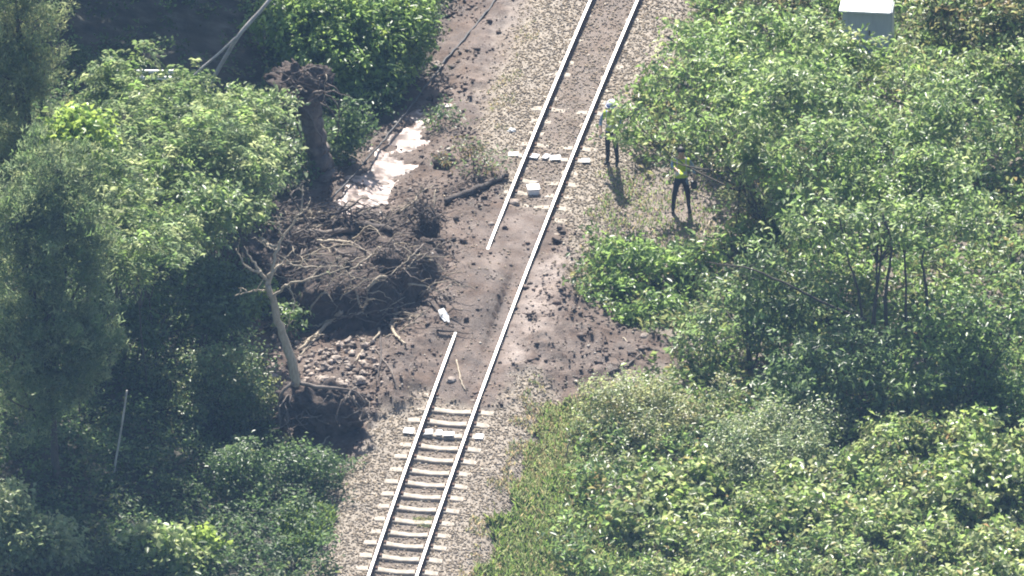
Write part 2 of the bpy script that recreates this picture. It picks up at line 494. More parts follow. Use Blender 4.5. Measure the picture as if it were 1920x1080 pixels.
# clods of mud
sx, sy = scatter(60000, -8, 5, -10, 17)
mk = masks(sx, sy)
ok = (RNG.random(len(sx)) < mk[0] * (0.10 + 0.35 * sstep(0.45, 0.65, fbm(sx * 0.9, sy * 0.9, 91)))) & (mk[3] < 0.2)
d = lateral(sx, sy); ok &= ~((np.abs(d) < 0.95) & (RNG.random(len(d)) < 0.8))
sx, sy = sx[ok], sy[ok]
zz = surf(sx, sy)
sz = np.clip(RNG.lognormal(-3.45, 0.55, len(sx)), 0.015, 0.15)
t = np.array([0.10, 0.070, 0.055]) * (0.5 + 0.85 * RNG.random((len(sx), 1)))
t = np.where(RNG.random((len(sx), 1)) < 0.035, np.array([0.42, 0.37, 0.32]) * (0.7 + 0.5 * RNG.random((len(sx), 1))), t)
v, f, c = stones_geo(np.stack([sx, sy, zz + sz * 0.25], 1), sz, t, 0.65, 5)
tag(link_mesh('mud_clods', v, f, M['clod'], colors=c), 'brown clods and small stones strewn over the slid mud', None, None, 'stuff')

# stony soil and dry bits right of the track
sx, sy = scatter(30000, -3, 9, -17, 17)
mk = masks(sx, sy); d = lateral(sx, sy)
ok = (d > 1.9) & (RNG.random(len(d)) < (mk[1] * (1 - mk[0]) * 0.75 + sstep(4.5, 2, d) * 0.12))
sx, sy = sx[ok], sy[ok]
sz = RNG.uniform(0.015, 0.055, len(sx))
t = np.array([0.26, 0.225, 0.18]) * (0.35 + 1.0 * RNG.random((len(sx), 1)))
v, f, c = stones_geo(np.stack([sx, sy, H(sx, sy) + 0.008], 1), sz, t, 0.5, 6)
tag(link_mesh('rubble', v, f, M['stone'], colors=c), 'loose stones and dry bits on the bare ground right of the track', None, None, 'stuff')

# wet puddle in the ditch
def puddle():
    xs = np.arange(P(600, 300)[0], P(850, 300)[0], 0.04); ys = np.arange(P(0, 400)[1], P(0, 150)[1], 0.04)
    X, Y = np.meshgrid(xs, ys)
    pud = masks(X.ravel(), Y.ravel())[3]
    h = H(X.ravel(), Y.ravel())
    # a film of water that follows the ditch downhill
    k = len(xs)
    hs = h.reshape(X.shape).copy()
    for _ in range(12):
        q = np.pad(hs, 1, mode='edge')
        hs = (q[1:-1, 1:-1] * 2 + q[:-2, 1:-1] + q[2:, 1:-1] + q[1:-1, :-2] + q[1:-1, 2:]) / 6
    z = hs.ravel() + (pud - 0.33) * 0.07
    v = np.stack([X.ravel(), Y.ravel(), z], 1)
    i = (np.arange(len(ys) - 1)[:, None] * k + np.arange(k - 1)[None, :]).ravel()
    f = np.stack([i, i + 1, i + 1 + k, i + k], 1)
    f = f[(pud[f] > 0.15).all(1)]
    m, nt, p, out = new_mat('puddle')
    tc = node(nt, 'ShaderNodeTexCoord')
    n = node(nt, 'ShaderNodeTexNoise', Scale=3.4, Detail=6.0); nt.links.new(tc.outputs['Object'], n.inputs['Vector'])
    r = node(nt, 'ShaderNodeValToRGB')
    r.color_ramp.elements[0].position = 0.42; r.color_ramp.elements[1].position = 0.6
    r.color_ramp.elements[0].color = (0.12, 0.086, 0.07, 1); r.color_ramp.elements[1].color = (0.46, 0.36, 0.315, 1)  # brown muddy water; pale patches are sun glare painted into its colour
    nt.links.new(n.outputs['Fac'], r.inputs[0]); nt.links.new(r.outputs[0], p.inputs['Base Color'])
    p.inputs['Roughness'].default_value = 0.48
    p.inputs['Specular IOR Level'].default_value = 0.4
    b = node(nt, 'ShaderNodeBump', Strength=0.25, Distance=0.03)
    n3 = node(nt, 'ShaderNodeTexNoise', Scale=9.0, Detail=3.0); nt.links.new(tc.outputs['Object'], n3.inputs['Vector'])
    nt.links.new(n3.outputs['Fac'], b.inputs['Height']); nt.links.new(b.outputs[0], p.inputs['Normal'])
    o = link_mesh('water', v, f, m, smooth=True)
    tag(o, 'muddy water with painted pale glare lying in the ditch left of the track', None, None, 'structure')
puddle()

# ------------------------------------------------------------------ railway track
track = thing('railway_track', (float(rail_x(0)), 0, -0.05), 'single railway track with pale sleepers, partly buried by mud', 'railway track')
def sweep(prof, off, ys, z0, dip=None):
    V = []
    for y in ys:
        s = float(rail_slope(y)); x = float(rail_x(y)); l = math.hypot(1, s)
        nx_, ny_ = 1 / l, -s / l
        for a, b in prof:
            V.append((x + nx_ * (off + a), y + ny_ * (off + a), z0 + b))
    k = len(prof); F = []
    for i in range(len(ys) - 1):
        for j in range(k):
            F.append((i * k + j, i * k + (j + 1) % k, (i + 1) * k + (j + 1) % k, (i + 1) * k + j))
    F.append(tuple(range(k))[::-1]); F.append(tuple((len(ys) - 1) * k + j for j in range(k)))
    return V, F
PROF = [(-0.0635, 0), (0.0635, 0), (0.0635, 0.011), (0.012, 0.026), (0.009, 0.105), (0.032, 0.118), (0.034, 0.145), (0.028, 0.153),
        (-0.028, 0.153), (-0.034, 0.145), (-0.032, 0.118), (-0.009, 0.105), (-0.012, 0.026), (-0.0635, 0.011)]
ys = np.arange(-19, 21.01, 0.5)
for off, lab in ((-0.567, 'rail whose middle is buried under mud'), (0.567, 'rail standing clear of the mud')):
    V, F = sweep(PROF, off, ys, 0.0)
    o = link_mesh('rail', V, F, M['rust'], track)
    bm = bmesh.new(); bm.from_mesh(o.data); bmesh.ops.recalc_face_normals(bm, faces=bm.faces); bm.to_mesh(o.data); bm.free()
    o.data.materials.append(M['rail'])
    for p in o.data.polygons:                       # polished running head, rusty web and foot
        if p.normal.z > 0.3 and p.center.z > 0.14: p.material_index = 1
    o['label'] = lab

def sleeper_mesh():
    prof = [(-1.0, -0.03), (-0.86, -0.012), (-0.62, 0.0), (-0.5, 0.0), (-0.28, -0.022), (0, -0.035), (0.28, -0.022), (0.5, 0.0), (0.62, 0.0), (0.86, -0.012), (1.0, -0.03)]
    bm = bmesh.new()
    rows = []
    for x, z in prof:
        w = 0.115 if abs(x) > 0.4 else 0.10
        rows.append([bm.verts.new(q) for q in ((x, -w - 0.02, -0.2), (x, -w, z - 0.012), (x, -w + 0.02, z), (x, w - 0.02, z), (x, w, z - 0.012), (x, w + 0.02, -0.2))])
    for a, b in zip(rows, rows[1:]):
        for j in range(5): bm.faces.new((a[j], a[j + 1], b[j + 1], b[j]))
    bm.faces.new(rows[0][::-1]); bm.faces.new(rows[-1])
    bmesh.ops.recalc_face_normals(bm, faces=bm.faces)
    me = bpy.data.meshes.new('sleeper'); bm.to_mesh(me); bm.free()
    me.materials.append(M['concrete'])
    return me
SLM = sleeper_mesh()
SLW = SLM.copy(); SLW.materials[0] = M['white_concrete']
def clip_mesh():
    bm = bmesh.new()
    bmesh.ops.create_cube(bm, size=1, matrix=Matrix.Diagonal((0.05, 0.11, 0.045, 1)))
    bmesh.ops.bevel(bm, geom=bm.edges[:], offset=0.008, segments=1)
    me = bpy.data.meshes.new('rail_clip'); bm.to_mesh(me); bm.free()
    me.materials.append(M['rust']); return me
CLM = clip_mesh()
bm = bmesh.new(); bmesh.ops.create_cube(bm, size=1, matrix=Matrix.Diagonal((1, 1, .022, 1)))
bmesh.ops.bevel(bm, geom=[e for e in bm.edges if abs(e.verts[0].co.z - e.verts[1].co.z) > .005], offset=.16, segments=2)
PLM = bpy.data.meshes.new('white_plate'); bm.to_mesh(PLM); bm.free(); PLM.materials.append(M['white'])
y = -16.4
k = 0
while y < 16.5:
    px, py = to_px(float(rail_x(y)), y)
    if not (445 < py < 742):
        white = (808 < py < 830) or (288 < py < 306)
        o = bpy.data.objects.new('sleeper', SLM)
        COL.objects.link(o)
        plates = white
        o.parent = track; o.matrix_parent_inverse = Matrix.Translation(-track.location)
        sink = random.uniform(-0.018, 0.012)
        if py < 400: sink -= 0.028
        if py < 150: sink -= 0.02
        if white: sink = 0.0 if py > 500 else -0.012
        o.location = (float(rail_x(y)), y, sink)
        o.rotation_euler = (random.uniform(-0.03, 0.03), random.uniform(-0.008, 0.008), -math.atan(float(rail_slope(y))) + random.uniform(-0.012, 0.012))
        if white:
            o['label'] = 'sleeper with a row of white plates on it'
            for cx, w_ in ((-.88, .24), (-.40, .2), (-.13, .14), (.14, .26), (.88, .2)):
                q = bpy.data.objects.new('white_plate', PLM); COL.objects.link(q); q.parent = o
                q.location = (cx + random.uniform(-.03, .03), random.uniform(-.02, .02), .012); q.scale = (w_, random.uniform(.2, .27), 1); q.rotation_euler = (random.uniform(-.06, .06), random.uniform(-.06, .06), random.uniform(-.25, .25))
        if sink > -0.03:
            for cx in (-0.652, -0.482, 0.482, 0.652):
                c_ = bpy.data.objects.new('rail_clip', CLM); COL.objects.link(c_); c_.parent = o; c_.location = (cx, 0, 0.018)
    y += 0.63; k += 1

# ------------------------------------------------------------------ leaves
GREENS = {
    'fresh': ((0.075, 0.15, 0.03), (0.13, 0.22, 0.055)),
    'mid': ((0.05, 0.105, 0.032), (0.10, 0.17, 0.055)),
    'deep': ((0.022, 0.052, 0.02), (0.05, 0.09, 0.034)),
    'grey': ((0.07, 0.12, 0.06), (0.13, 0.19, 0.095)),
    'olive': ((0.08, 0.105, 0.04), (0.16, 0.18, 0.075)),
    'lime': ((0.10, 0.175, 0.025), (0.165, 0.25, 0.05)),
    'brown': ((0.10, 0.075, 0.035), (0.15, 0.12, 0.05)),
    'straw': ((0.17, 0.16, 0.085), (0.26, 0.24, 0.13)),
    'pale': ((0.12, 0.17, 0.075), (0.2, 0.25, 0.12)),
}
def unit(v): return v / (np.linalg.norm(v, axis=-1, keepdims=True) + 1e-9)

def leaf_geo(c, n, t, L, W, col, curl=0.18, fold=0.25):
    """folded leaf blades"""
    N = len(c)
    n = unit(n); t = unit(t - n * (t * n).sum(1, keepdims=True)); b = np.cross(n, t)
    L = np.asarray(L).reshape(-1, 1); W = np.asarray(W).reshape(-1, 1)
    # two half blades hinged along the midrib
    v = np.stack([c - t * L * 0.5, c + b * W * 0.5 + n * W * fold + t * L * 0.05, c + t * L * 0.5 - n * L * curl, c - b * W * 0.5 + n * W * fold + t * L * 0.05], 1)
    f = np.array([[0, 2, 1], [0, 3, 2]])
    F = (f[None] + (np.arange(N) * 4)[:, None, None]).reshape(-1, 3)
    return v.reshape(-1, 3), F, np.repeat(col, 4, 0)

def palette(n, mix, rng, patch=None):
    keys = list(mix); w = np.array([mix[k] for k in keys], float); w /= w.sum()
    ch = rng.choice(len(keys), n, p=w)
    lo = np.array([GREENS[k][0] for k in keys])[ch]; hi = np.array([GREENS[k][1] for k in keys])[ch]
    u = rng.random((n, 1))
    c = (lo + (hi - lo) * u) * np.array([1.62, 1.40, 1.40])
    return c * (0.85 + 0.3 * rng.random((n, 1)))

def blob_sprigs(blobs, density, rng, hole=0.36, shell=0.62, nscale=0.9, bough=0.40):
    """boughs spread over lumpy ellipsoids, gaps where the noise is low; sprigs crowd on the upper side of each bough"""
    S, O = [], []
    for (c, r) in blobs:
        r = np.asarray(r, float) if np.ndim(r) else np.array([r, r, r * 0.85])
        area = 4 * (r[0] * r[1] + r[0] * r[2] + r[1] * r[2])
        n = max(5, int(5.0 * area))
        u = unit(rng.normal(size=(n, 3)))
        lump = 0.6 + 0.85 * fbm(u[:, 0] * 2.6 + c[0], u[:, 1] * 2.6 + u[:, 2] * 2.1 + c[1], 5, 3)
        rad = lump * (shell + (1 - shell) * rng.random(n) ** 0.6)
        rad = np.where(rng.random(n) < 0.2, rad * rng.random(n), rad)
        p = np.asarray(c) + u * r * rad[:, None]
        k = fbm(p[:, 0] * nscale + p[:, 2] * 0.7, p[:, 1] * nscale * 0.6 - p[:, 2] * nscale, 13, 3) > hole
        if k.sum() > 2: p, u = p[k], u[k]
        per = max(2, int(density * area / n * 2.2))
        src = np.repeat(np.arange(len(p)), per)
        size = (bough * (0.55 + 0.9 * rng.random(len(p))))[src]
        w = unit(rng.normal(size=(len(src), 3)) + np.array([0, 0, 0.55]) + u[src] * 0.35)
        S.append(p[src] + w * size[:, None] * np.array([1, 1, 0.75]) * (0.5 + 0.5 * rng.random((len(src), 1))))
        O.append(unit(w + u[src] * 0.5))
    return np.concatenate(S), np.concatenate(O)

def sprig_leaves(S, O, rng, n=9, spread=0.22, L=(0.12, 0.2), ratio=0.5, droop=0.5, mix=None, up=0.8, out=0.5, rnd=0.6, style='broad'):
    m = len(S)
    if style == 'pinnate':                       # arching leaf stalk with leaflets on both sides
        ax = unit(O * np.array([1, 1, 0.2]) + rng.normal(0, 0.6, (m, 3)) + np.array([0, 0, 0.15]))
        side = unit(np.cross(ax, np.array([0, 0, 1.0]) + rng.normal(0, 0.2, (m, 3))))
        ln = rng.uniform(0.35, 0.6, (m, 1))
        cs, ns, ts, src = [], [], [], []
        for i in range(n):
            s = (i // 2 + 0.6) / (n / 2)
            sg = 1 if i % 2 else -1
            pos = S + ax * ln * s + side * sg * 0.07 - np.array([0, 0, 1.0]) * (0.22 * s * s * ln / 0.5) + rng.normal(0, 0.015, (m, 3))
            tt = unit(side * sg + ax * 0.55 - np.array([0, 0, 0.35 * droop]))
            nn = unit(np.cross(ax, side) * 1.0 + np.array([0, 0, 1.0]) + rng.normal(0, 0.3, (m, 3)))
            nn *= np.where(nn[:, 2:3] < 0, -1, 1)
            cs.append(pos); ns.append(nn); ts.append(tt); src.append(np.arange(m))
        c = np.concatenate(cs); nn = np.concatenate(ns); tt = np.concatenate(ts); src = np.concatenate(src)
    else:
        src = np.repeat(np.arange(m), n)
        N = len(src)
        c = S[src] + rng.normal(0, spread, (N, 3)) * np.array([1, 1, 0.7])
        nn = unit(O[src] * out + np.array([0, 0, up]) + rng.normal(0, rnd, (N, 3)))
        if style == 'needle':
            nn = unit(rng.normal(size=(N, 3)))
            tt = unit(O[src] * 0.7 + np.array([0, 0, 0.5]) + rng.normal(0, 0.5, (N, 3)))
        else:
            tt = unit(O[src] * 0.8 + rng.normal(0, 0.8, (N, 3)) - np.array([0, 0, droop]))
    N = len(c)
    Ls = rng.uniform(L[0], L[1], N)
    base = palette(m, mix, rng) * rng.uniform(0.55, 1.5, (m, 1))
    col = base[src] * 0.6 + palette(N, mix, rng) * 0.4
    return leaf_geo(c, nn, tt, Ls, Ls * ratio * rng.uniform(0.8, 1.2, N), col, curl=0.12 + 0.12 * droop)

KIND = {
    'broad':   dict(n=8, spread=0.13, L=(0.11, 0.22), ratio=0.48, droop=0.5, rnd=0.8, mat='leaf'),
    'small':   dict(n=12, spread=0.12, L=(0.065, 0.12), ratio=0.55, droop=0.3, mat='leaf'),
    'pinnate': dict(n=14, L=(0.12, 0.19), ratio=0.36, droop=0.7, mat='leaf', style='pinnate'),
    'needle':  dict(n=22, spread=0.10, L=(0.12, 0.22), ratio=0.15, droop=0.0, mat='leaf_matt', style='needle'),
    'vine':    dict(n=6, spread=0.15, L=(0.13, 0.24), ratio=0.72, rnd=0.8, droop=0.5, mat='leaf'),
}
LEAVES = [0]
BOOST = {'broad': 9, 'small': 9.5, 'pinnate': 8.5, 'needle': 8.5, 'vine': 8.5}
def plant(name, base, blobs, kind, mix, label, cat, density=2.2, group=None, hole=0.36, seed=0, trunk_r=0.05, stems=1, crown='crown', twigs=10,
          shell=0.5, bark='bark', nscale=1.35, extra_limbs=(), stemname='trunk', level=False):
    """base: (px, py) of the foot; blobs: (px, py, depth step from the foot or, if level, height above it, radius or radii)"""
    rng = np.random.default_rng(seed + 100)
    b = hit(*base, ground_only=True)
    bl = [((P(x, y_, b[2] + dy) if level else PY(x, y_, b[1] + dy)), r) for x, y_, dy, r in blobs]
    root = thing(name, b, label, cat, group)
    kw = dict(KIND[kind]); mat = kw.pop('mat')
    S, O = blob_sprigs(bl, density * BOOST[kind], rng, hole, shell, nscale)
    zg = H(S[:, 0], S[:, 1])
    k = S[:, 2] > zg + 0.05
    S, O = S[k], O[k]
    v, f, c = sprig_leaves(S, O, rng, mix=mix, **kw)
    LEAVES[0] += len(f) // 4
    o = link_mesh(crown, v, f, M[mat], root, colors=c)
    o['kind'] = 'stuff'
    # stems
    paths = []
    cen = np.mean([q for q, _ in bl], 0)
    for s in range(stems):
        a = rng.random() * 6.28
        foot = b + np.array([math.cos(a), math.sin(a), 0]) * (0.0 if stems == 1 else ((rng.uniform(.3, 1.2) if stems == 3 else 0.45) if level else 0.18)) - np.array([0, 0, 0.1])
        top = cen + rng.normal(0, 0.25, 3) if stems > 1 else cen
        fork = foot * 0.45 + top * 0.55 + rng.normal(0, 0.08, 3)
        paths.append((smooth_path([foot, foot * 0.7 + fork * 0.3 + rng.normal(0, 0.05, 3), fork, top], 12, 0.012, seed), np.linspace(trunk_r, trunk_r * 0.4, 12)))
        mine = [q for i, (q, _) in enumerate(bl) if i % stems == s]
        for q in mine:
            mid = fork * 0.5 + q * 0.5 + rng.normal(0, 0.12, 3) - np.array([0, 0, 0.1])
            paths.append((smooth_path([fork, mid, q], 9, 0.012, seed), np.linspace(trunk_r * 0.6, trunk_r * 0.18, 9)))
    pick = rng.choice(len(S), min(twigs * len(bl), len(S)), replace=False)
    cents = np.array([q for q, _ in bl])
    for i in pick:
        q = cents[np.argmin(((cents - S[i]) ** 2).sum(1))]
        paths.append((smooth_path([q, q * 0.4 + S[i] * 0.6 + rng.normal(0, 0.06, 3), S[i]], 6), np.linspace(trunk_r * 0.22 + 0.004, 0.004, 6)))
    v, f = tubes_geo(paths, 5, 0.15, seed)
    link_mesh(stemname, v, f, M[bark], root, smooth=True)
    for pts, r0 in extra_limbs:
        wp = [PY(x, y_, b[1] + dy) for x, y_, dy in pts]
        v, f = tubes_geo([(smooth_path(wp, 16, 0.01, seed), np.linspace(r0, r0 * 0.4, 16))], 7, 0.2, seed)
        link_mesh('limb', v, f, M[bark], root, smooth=True)
    return root

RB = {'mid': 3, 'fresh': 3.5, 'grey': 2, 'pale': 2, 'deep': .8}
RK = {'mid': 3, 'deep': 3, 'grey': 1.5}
# ---- right of the track
def roof(x0, x1, y0, y1, step, h, r, seed, dh=0.5, skip=0.0, slope=0.0):
    """boughs of a broad flat crown, spread evenly over a patch of the photograph"""
    g = random.Random(seed); out = []
    y_ = y0
    while y_ <= y1:
        x = x0 + g.uniform(0, step[0] * .5)
        while x <= x1:
            if g.random() >= skip:
                k = g.uniform(.75, 1.2)
                out.append((x + g.uniform(-.3, .3) * step[0], y_ + g.uniform(-.3, .3) * step[1], h + g.uniform(-dh, dh) + slope * (y_ - y0) / max(1, y1 - y0), (r[0] * k, r[1] * k, r[2] * g.uniform(.7, 1.3))))
            x += step[0]
        y_ += step[1]
    return out

plant('broadleaf_tree', (1668, 690), roof(1490, 1930, 170, 470, (105, 62), 4.3, (1.0, 1.0, .42), 1, .55, .08, -.8),
      'broad', RB, 'largest broadleaf tree with several dark stems right of the two people', 'tree', 0.85, seed=1, trunk_r=0.045, stems=3, hole=0.40, twigs=16, level=True,
      extra_limbs=[([(1625, 600, -0.3), (1560, 575, -0.3), (1480, 535, -0.2), (1410, 505, 0.0), (1330, 492, 0.2)], 0.04),
                   ([(1668, 680, -0.1), (1660, 560, -0.1), (1672, 470, -0.1), (1655, 400, -0.1)], 0.055),
                   ([(1735, 680, -0.1), (1738, 560, -0.1), (1730, 480, -0.1), (1745, 420, -0.1)], 0.05),
                   ([(1620, 670, -0.1), (1612, 560, -0.1), (1590, 480, -0.1), (1572, 400, -0.1)], 0.04)])
plant('broadleaf_tree', (1410, 440), roof(1225, 1480, 135, 270, (85, 48), 2.8, (.62, .65, .3), 2, .3, .05) + [(1182, 222, 2.3, (.34, .4, .25)), (1178, 262, 2.0, (.28, .35, .25)), (1275, 262, 2.5, (.36, .3, .16)), (1440, 320, 2.4, (.7, .7, .4)), (1390, 300, 2.4, (.5, .5, .3)), (1470, 380, 2.0, (.6, .6, .4))],
      'broad', {'fresh': 4, 'mid': 2, 'grey': 2, 'pale': 2, 'lime': .5}, 'slender tree whose leafy boughs hide the upper bodies of the two people', 'tree', 1.0, seed=2, trunk_r=0.045, stems=4, hole=0.36, level=True)
plant('broadleaf_tree', (1470, 260), roof(1280, 1590, 60, 150, (85, 45), 2.2, (.65, .7, .32), 3, .35, .05),
      'broad', {'fresh': 5, 'mid': 2, 'grey': 2, 'pale': 2}, 'sunlit leafy tree left of the grey cabinet', 'tree', 1.0, seed=3, trunk_r=0.05, stems=4, hole=0.37, level=True)
plant('broadleaf_tree', (1780, 280), roof(1600, 1930, 118, 200, (90, 45), 2.2, (.7, .75, .35), 4, .35, .05),
      'broad', {'fresh': 4, 'mid': 2, 'olive': 2, 'pale': 2, 'grey': 1.5}, 'bushy tree growing up in front of the grey cabinet', 'tree', 1.0, seed=4, trunk_r=0.05, stems=4, hole=0.37, level=True)
plant('shrub', (1850, 150), [(1830, 60, 0.2, (.9, .9, .6)), (1900, 50, 0, (.8, .8, .7)), (1780, 20, 0.8, (.9, .9, .5)), (1890, -10, 1.2, (1, 1, .6))],
      'broad', {'olive': 4, 'mid': 3, 'brown': 1.2, 'fresh': 1}, 'olive and brownish shrub behind the right side of the cabinet', 'shrub', 1.4, seed=5, stems=3, hole=0.43, stemname='stem', crown='foliage')
plant('shrub', (1460, 30), [(1440, -5, 0.2, (1.0, .8, .4)), (1520, 5, 0, (.7, .7, .4)), (1350, 30, 0, (.6, .6, .25))],
      'small', {'olive': 3, 'deep': 3, 'brown': 3}, 'dark thin brush behind the cabinet at the top edge', 'shrub', 1.6, seed=6, stems=3, hole=0.45, stemname='stem', crown='foliage')
plant('shrub', (1195, 605), [(1145, 478, 2.2, (.55, .5, .2)), (1210, 485, 2.2, (.6, .5, .22)), (1265, 515, 1.8, (.55, .5, .22)), (1170, 530, 1.4, (.5, .5, .2)), (1120, 580, .3, (.35, .4, .14)), (1190, 585, .2, (.55, .4, .16)), (1250, 570, .8, (.5, .4, .2)), (1305, 480, 2.4, (.5, .5, .22))],
      'broad', {'fresh': 5, 'mid': 3, 'deep': 1.5}, 'low green shrub between the muddy track and the dark limb', 'shrub', 1.2, seed=7, stems=3, trunk_r=0.03, hole=0.36, stemname='stem', crown='foliage')
plant('shrub', (1470, 430), [(1385, 300, .3, (.7, .7, .5)), (1450, 330, .2, (.8, .8, .6)), (1410, 390, 0, (.7, .7, .5)), (1500, 390, 0, (.8, .7, .5)), (1540, 300, .6, (.9, .8, .6)), (1480, 250, .9, (.8, .8, .5))],
      'small', {'olive': 3, 'brown': 2.5, 'pale': 3, 'mid': 2}, 'thin brownish brush behind the slender tree', 'shrub', 1.2, seed=13, stems=5, trunk_r=0.025, hole=0.36, stemname='stem', crown='foliage', twigs=22)
plant('shrub', (1400, 690), [(1360, 580, 0.3, (1.0, .9, .7)), (1440, 610, 0.2, (1.0, .9, .7)), (1320, 640, 0, (.6, .7, .5)), (1400, 500, 0.8, (.8, .8, .5)), (1490, 560, .6, (.9, .9, .7))],
      'broad', {'mid': 4, 'deep': 3, 'grey': 2, 'olive': 1}, 'leafy shrub under the dark horizontal limb', 'shrub', 0.95, seed=8, stems=4, trunk_r=0.035, hole=0.43, stemname='stem', crown='foliage')
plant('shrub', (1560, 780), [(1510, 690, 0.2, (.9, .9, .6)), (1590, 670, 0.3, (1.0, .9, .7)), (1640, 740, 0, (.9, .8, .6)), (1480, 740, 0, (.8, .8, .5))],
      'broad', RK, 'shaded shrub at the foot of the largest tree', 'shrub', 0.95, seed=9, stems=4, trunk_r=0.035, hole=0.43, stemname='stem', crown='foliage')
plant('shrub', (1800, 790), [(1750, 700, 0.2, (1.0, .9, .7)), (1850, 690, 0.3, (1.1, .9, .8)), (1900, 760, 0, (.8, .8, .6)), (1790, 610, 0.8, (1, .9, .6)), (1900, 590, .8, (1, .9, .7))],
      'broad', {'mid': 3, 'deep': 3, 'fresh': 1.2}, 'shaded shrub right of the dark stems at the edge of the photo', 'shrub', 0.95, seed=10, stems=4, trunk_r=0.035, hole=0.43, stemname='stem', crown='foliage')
plant('shrub', (1190, 850), [(1150, 745, 1.6, (.6, .8, .3)), (1220, 750, 1.9, (.7, .8, .35)), (1280, 790, 1.3, (.8, .9, .35)), (1180, 810, .6, (.7, .8, .3)), (1120, 800, .8, (.5, .7, .2)), (1330, 820, .9, (.8, .9, .35)), (1240, 850, 0, (.8, .8, .3)), (1160, 870, -.6, (.6, .7, .25)), (1350, 770, 2.0, (.6, .8, .35))],
      'small', {'pale': 5, 'grey': 2, 'olive': 4, 'straw': .6}, 'pale fine-leaved bush between the dry sticks and the bright leaves in front', 'bush', 2.2, seed=11, stems=5, trunk_r=0.02, hole=0.33, stemname='stem', crown='foliage')
plant('shrub', (1400, 900), [(1390, 830, .8, (.7, .8, .35)), (1450, 800, 1.7, (.7, .8, .35)), (1500, 850, .5, (.7, .8, .35)), (1420, 880, -.2, (.7, .7, .3)), (1540, 800, 1.8, (.6, .7, .4))],
      'small', {'grey': 4, 'pale': 3, 'mid': 2, 'olive': 1}, 'grey green bush in the middle of the lower right thicket', 'bush', 2.1, seed=12, stems=5, trunk_r=0.02, hole=0.36, stemname='stem', crown='foliage')
fr = [((1560, 960), 'bright leafy bush in front of the shaded tree foot'),
      ((1720, 900), 'bright leafy bush below the shaded stems, second from the right edge'),
      ((1890, 930), 'tall bright leafy bush at the right edge'),
      ((1390, 1000), 'bright leafy bush just below the grey green bush'),
      ((1270, 1000), 'bright leafy bush nearest to the grass beside the track'),
      ((1640, 1060), 'bright leafy bush in the middle of the bottom edge at right'),
      ((1840, 1080), 'bright leafy bush in the bottom right corner'),
      ((1430, 1120), 'leafy bush cut by the bottom edge left of the corner bushes'),
      ((1780, 990), 'bright leafy bush between the corner bush and the shaded stems'),
      ((1310, 1100), 'leafy bush at the bottom edge next to the bright grass')]
rr = random.Random(31)
for i, (b, lab) in enumerate(fr):
    g0 = hit(*b, ground_only=True)
    bl = []
    for k in range(9):
        x, y_ = g0[0] + rr.uniform(-1.25, 1.25), g0[1] + rr.uniform(-1.6, 1.8)
        z = float(H(x, y_)) + rr.uniform(.15, .55) + (.7 * rr.random() if i == 2 else 0)
        q = to_px(x, y_, z); r_ = rr.uniform(.28, .6)
        bl.append((q[0], q[1], y_ - g0[1], (r_, r_, r_ * rr.uniform(.5, .9))))
    plant('shrub', b, bl, 'vine' if i % 2 == 0 else 'broad', {'fresh': 3.5, 'mid': 2, 'pale': 4, 'lime': .5, 'olive': 2, 'brown': .4}, lab, 'shrub', 1.8, group='bright bushes at lower right', seed=20 + i, stems=4,
          trunk_r=0.02, hole=0.43, stemname='stem', crown='foliage', twigs=10)

# ---- left of the track
plant('conifer', (45, 660), [(30, 60, .6, (1.1, 1, .9)), (20, 150, .2, (1.1, 1, .9)), (60, 260, 0, (1.0, 1, .9)), (20, 340, -.2, (.9, .9, .8)), (20, -60, .8, (1.1, 1, 1)), (85, 130, .4, (.5, .6, .6))],
      'needle', {'grey': 4, 'pale': 3, 'olive': 2, 'mid': 2}, 'soft fine-needled conifer in the top left corner', 'tree', 1.5, seed=40, trunk_r=0.11, hole=0.33)
plant('conifer', (110, 930), [(110, 330, 1.6, (1.0, 1, .9)), (130, 420, 1.0, (1.0, 1, .8)), (60, 480, .6, (1.1, 1, .9)), (170, 490, .8, (.6, .7, .6)), (90, 590, .2, (1.2, 1, .9)), (30, 660, 0, (1, 1, .8)), (40, 400, 1, (1, 1, .9)), (120, 700, 0, (1, .9, .7)), (60, 770, 0, (.9, .8, .6)), (170, 640, .2, (.7, .8, .6))],
      'needle', {'grey': 4, 'mid': 2, 'pale': 2, 'deep': 1}, 'tall fine-needled conifer at the left edge below the corner one', 'tree', 1.5, seed=41, trunk_r=0.13, hole=0.33)
LB = {'grey': 4, 'mid': 2, 'fresh': 2, 'pale': 3}
lf = [((215, 620), roof(140, 280, 235, 350, (70, 42), 4.2, (.6, .7, .35), 11, .4), 'pinnate', 'bushy sapling with drooping leaves next to the left conifers'),
      ((290, 460), roof(200, 345, 178, 240, (60, 34), 3.6, (.5, .55, .28), 12, .35, .1) + [(252, 118, 4.0, (.3, .3, .16)), (225, 145, 3.9, (.35, .3, .18))], 'pinnate', 'tallest sapling with drooping compound leaves before the dark gap'),
      ((410, 560), roof(330, 480, 222, 330, (70, 42), 4.2, (.6, .7, .35), 13, .4), 'pinnate', 'sapling with drooping leaves below the two leaning poles'),
      ((510, 440), roof(440, 560, 205, 350, (62, 40), 2.5, (.5, .55, .32), 14, .4), 'broad', 'leafy sapling beside the uprooted stump'),
      ((420, 700), roof(350, 490, 330, 440, (66, 40), 4.2, (.55, .65, .35), 15, .5), 'broad', 'leafy sapling just left of the bare fallen tree'),
      ((280, 730), roof(210, 350, 345, 480, (68, 42), 4.2, (.6, .65, .35), 16, .5), 'pinnate', 'lower sapling in front of the drooping ones')]
for i, (b, bl, kd, lab) in enumerate(lf):
    plant('sapling', b, bl, kd, LB, lab, 'sapling', 2.0 if kd == 'broad' else 1.9, group='saplings left of the slide', seed=50 + i, stems=3, trunk_r=0.035, hole=0.35, level=True, twigs=6)
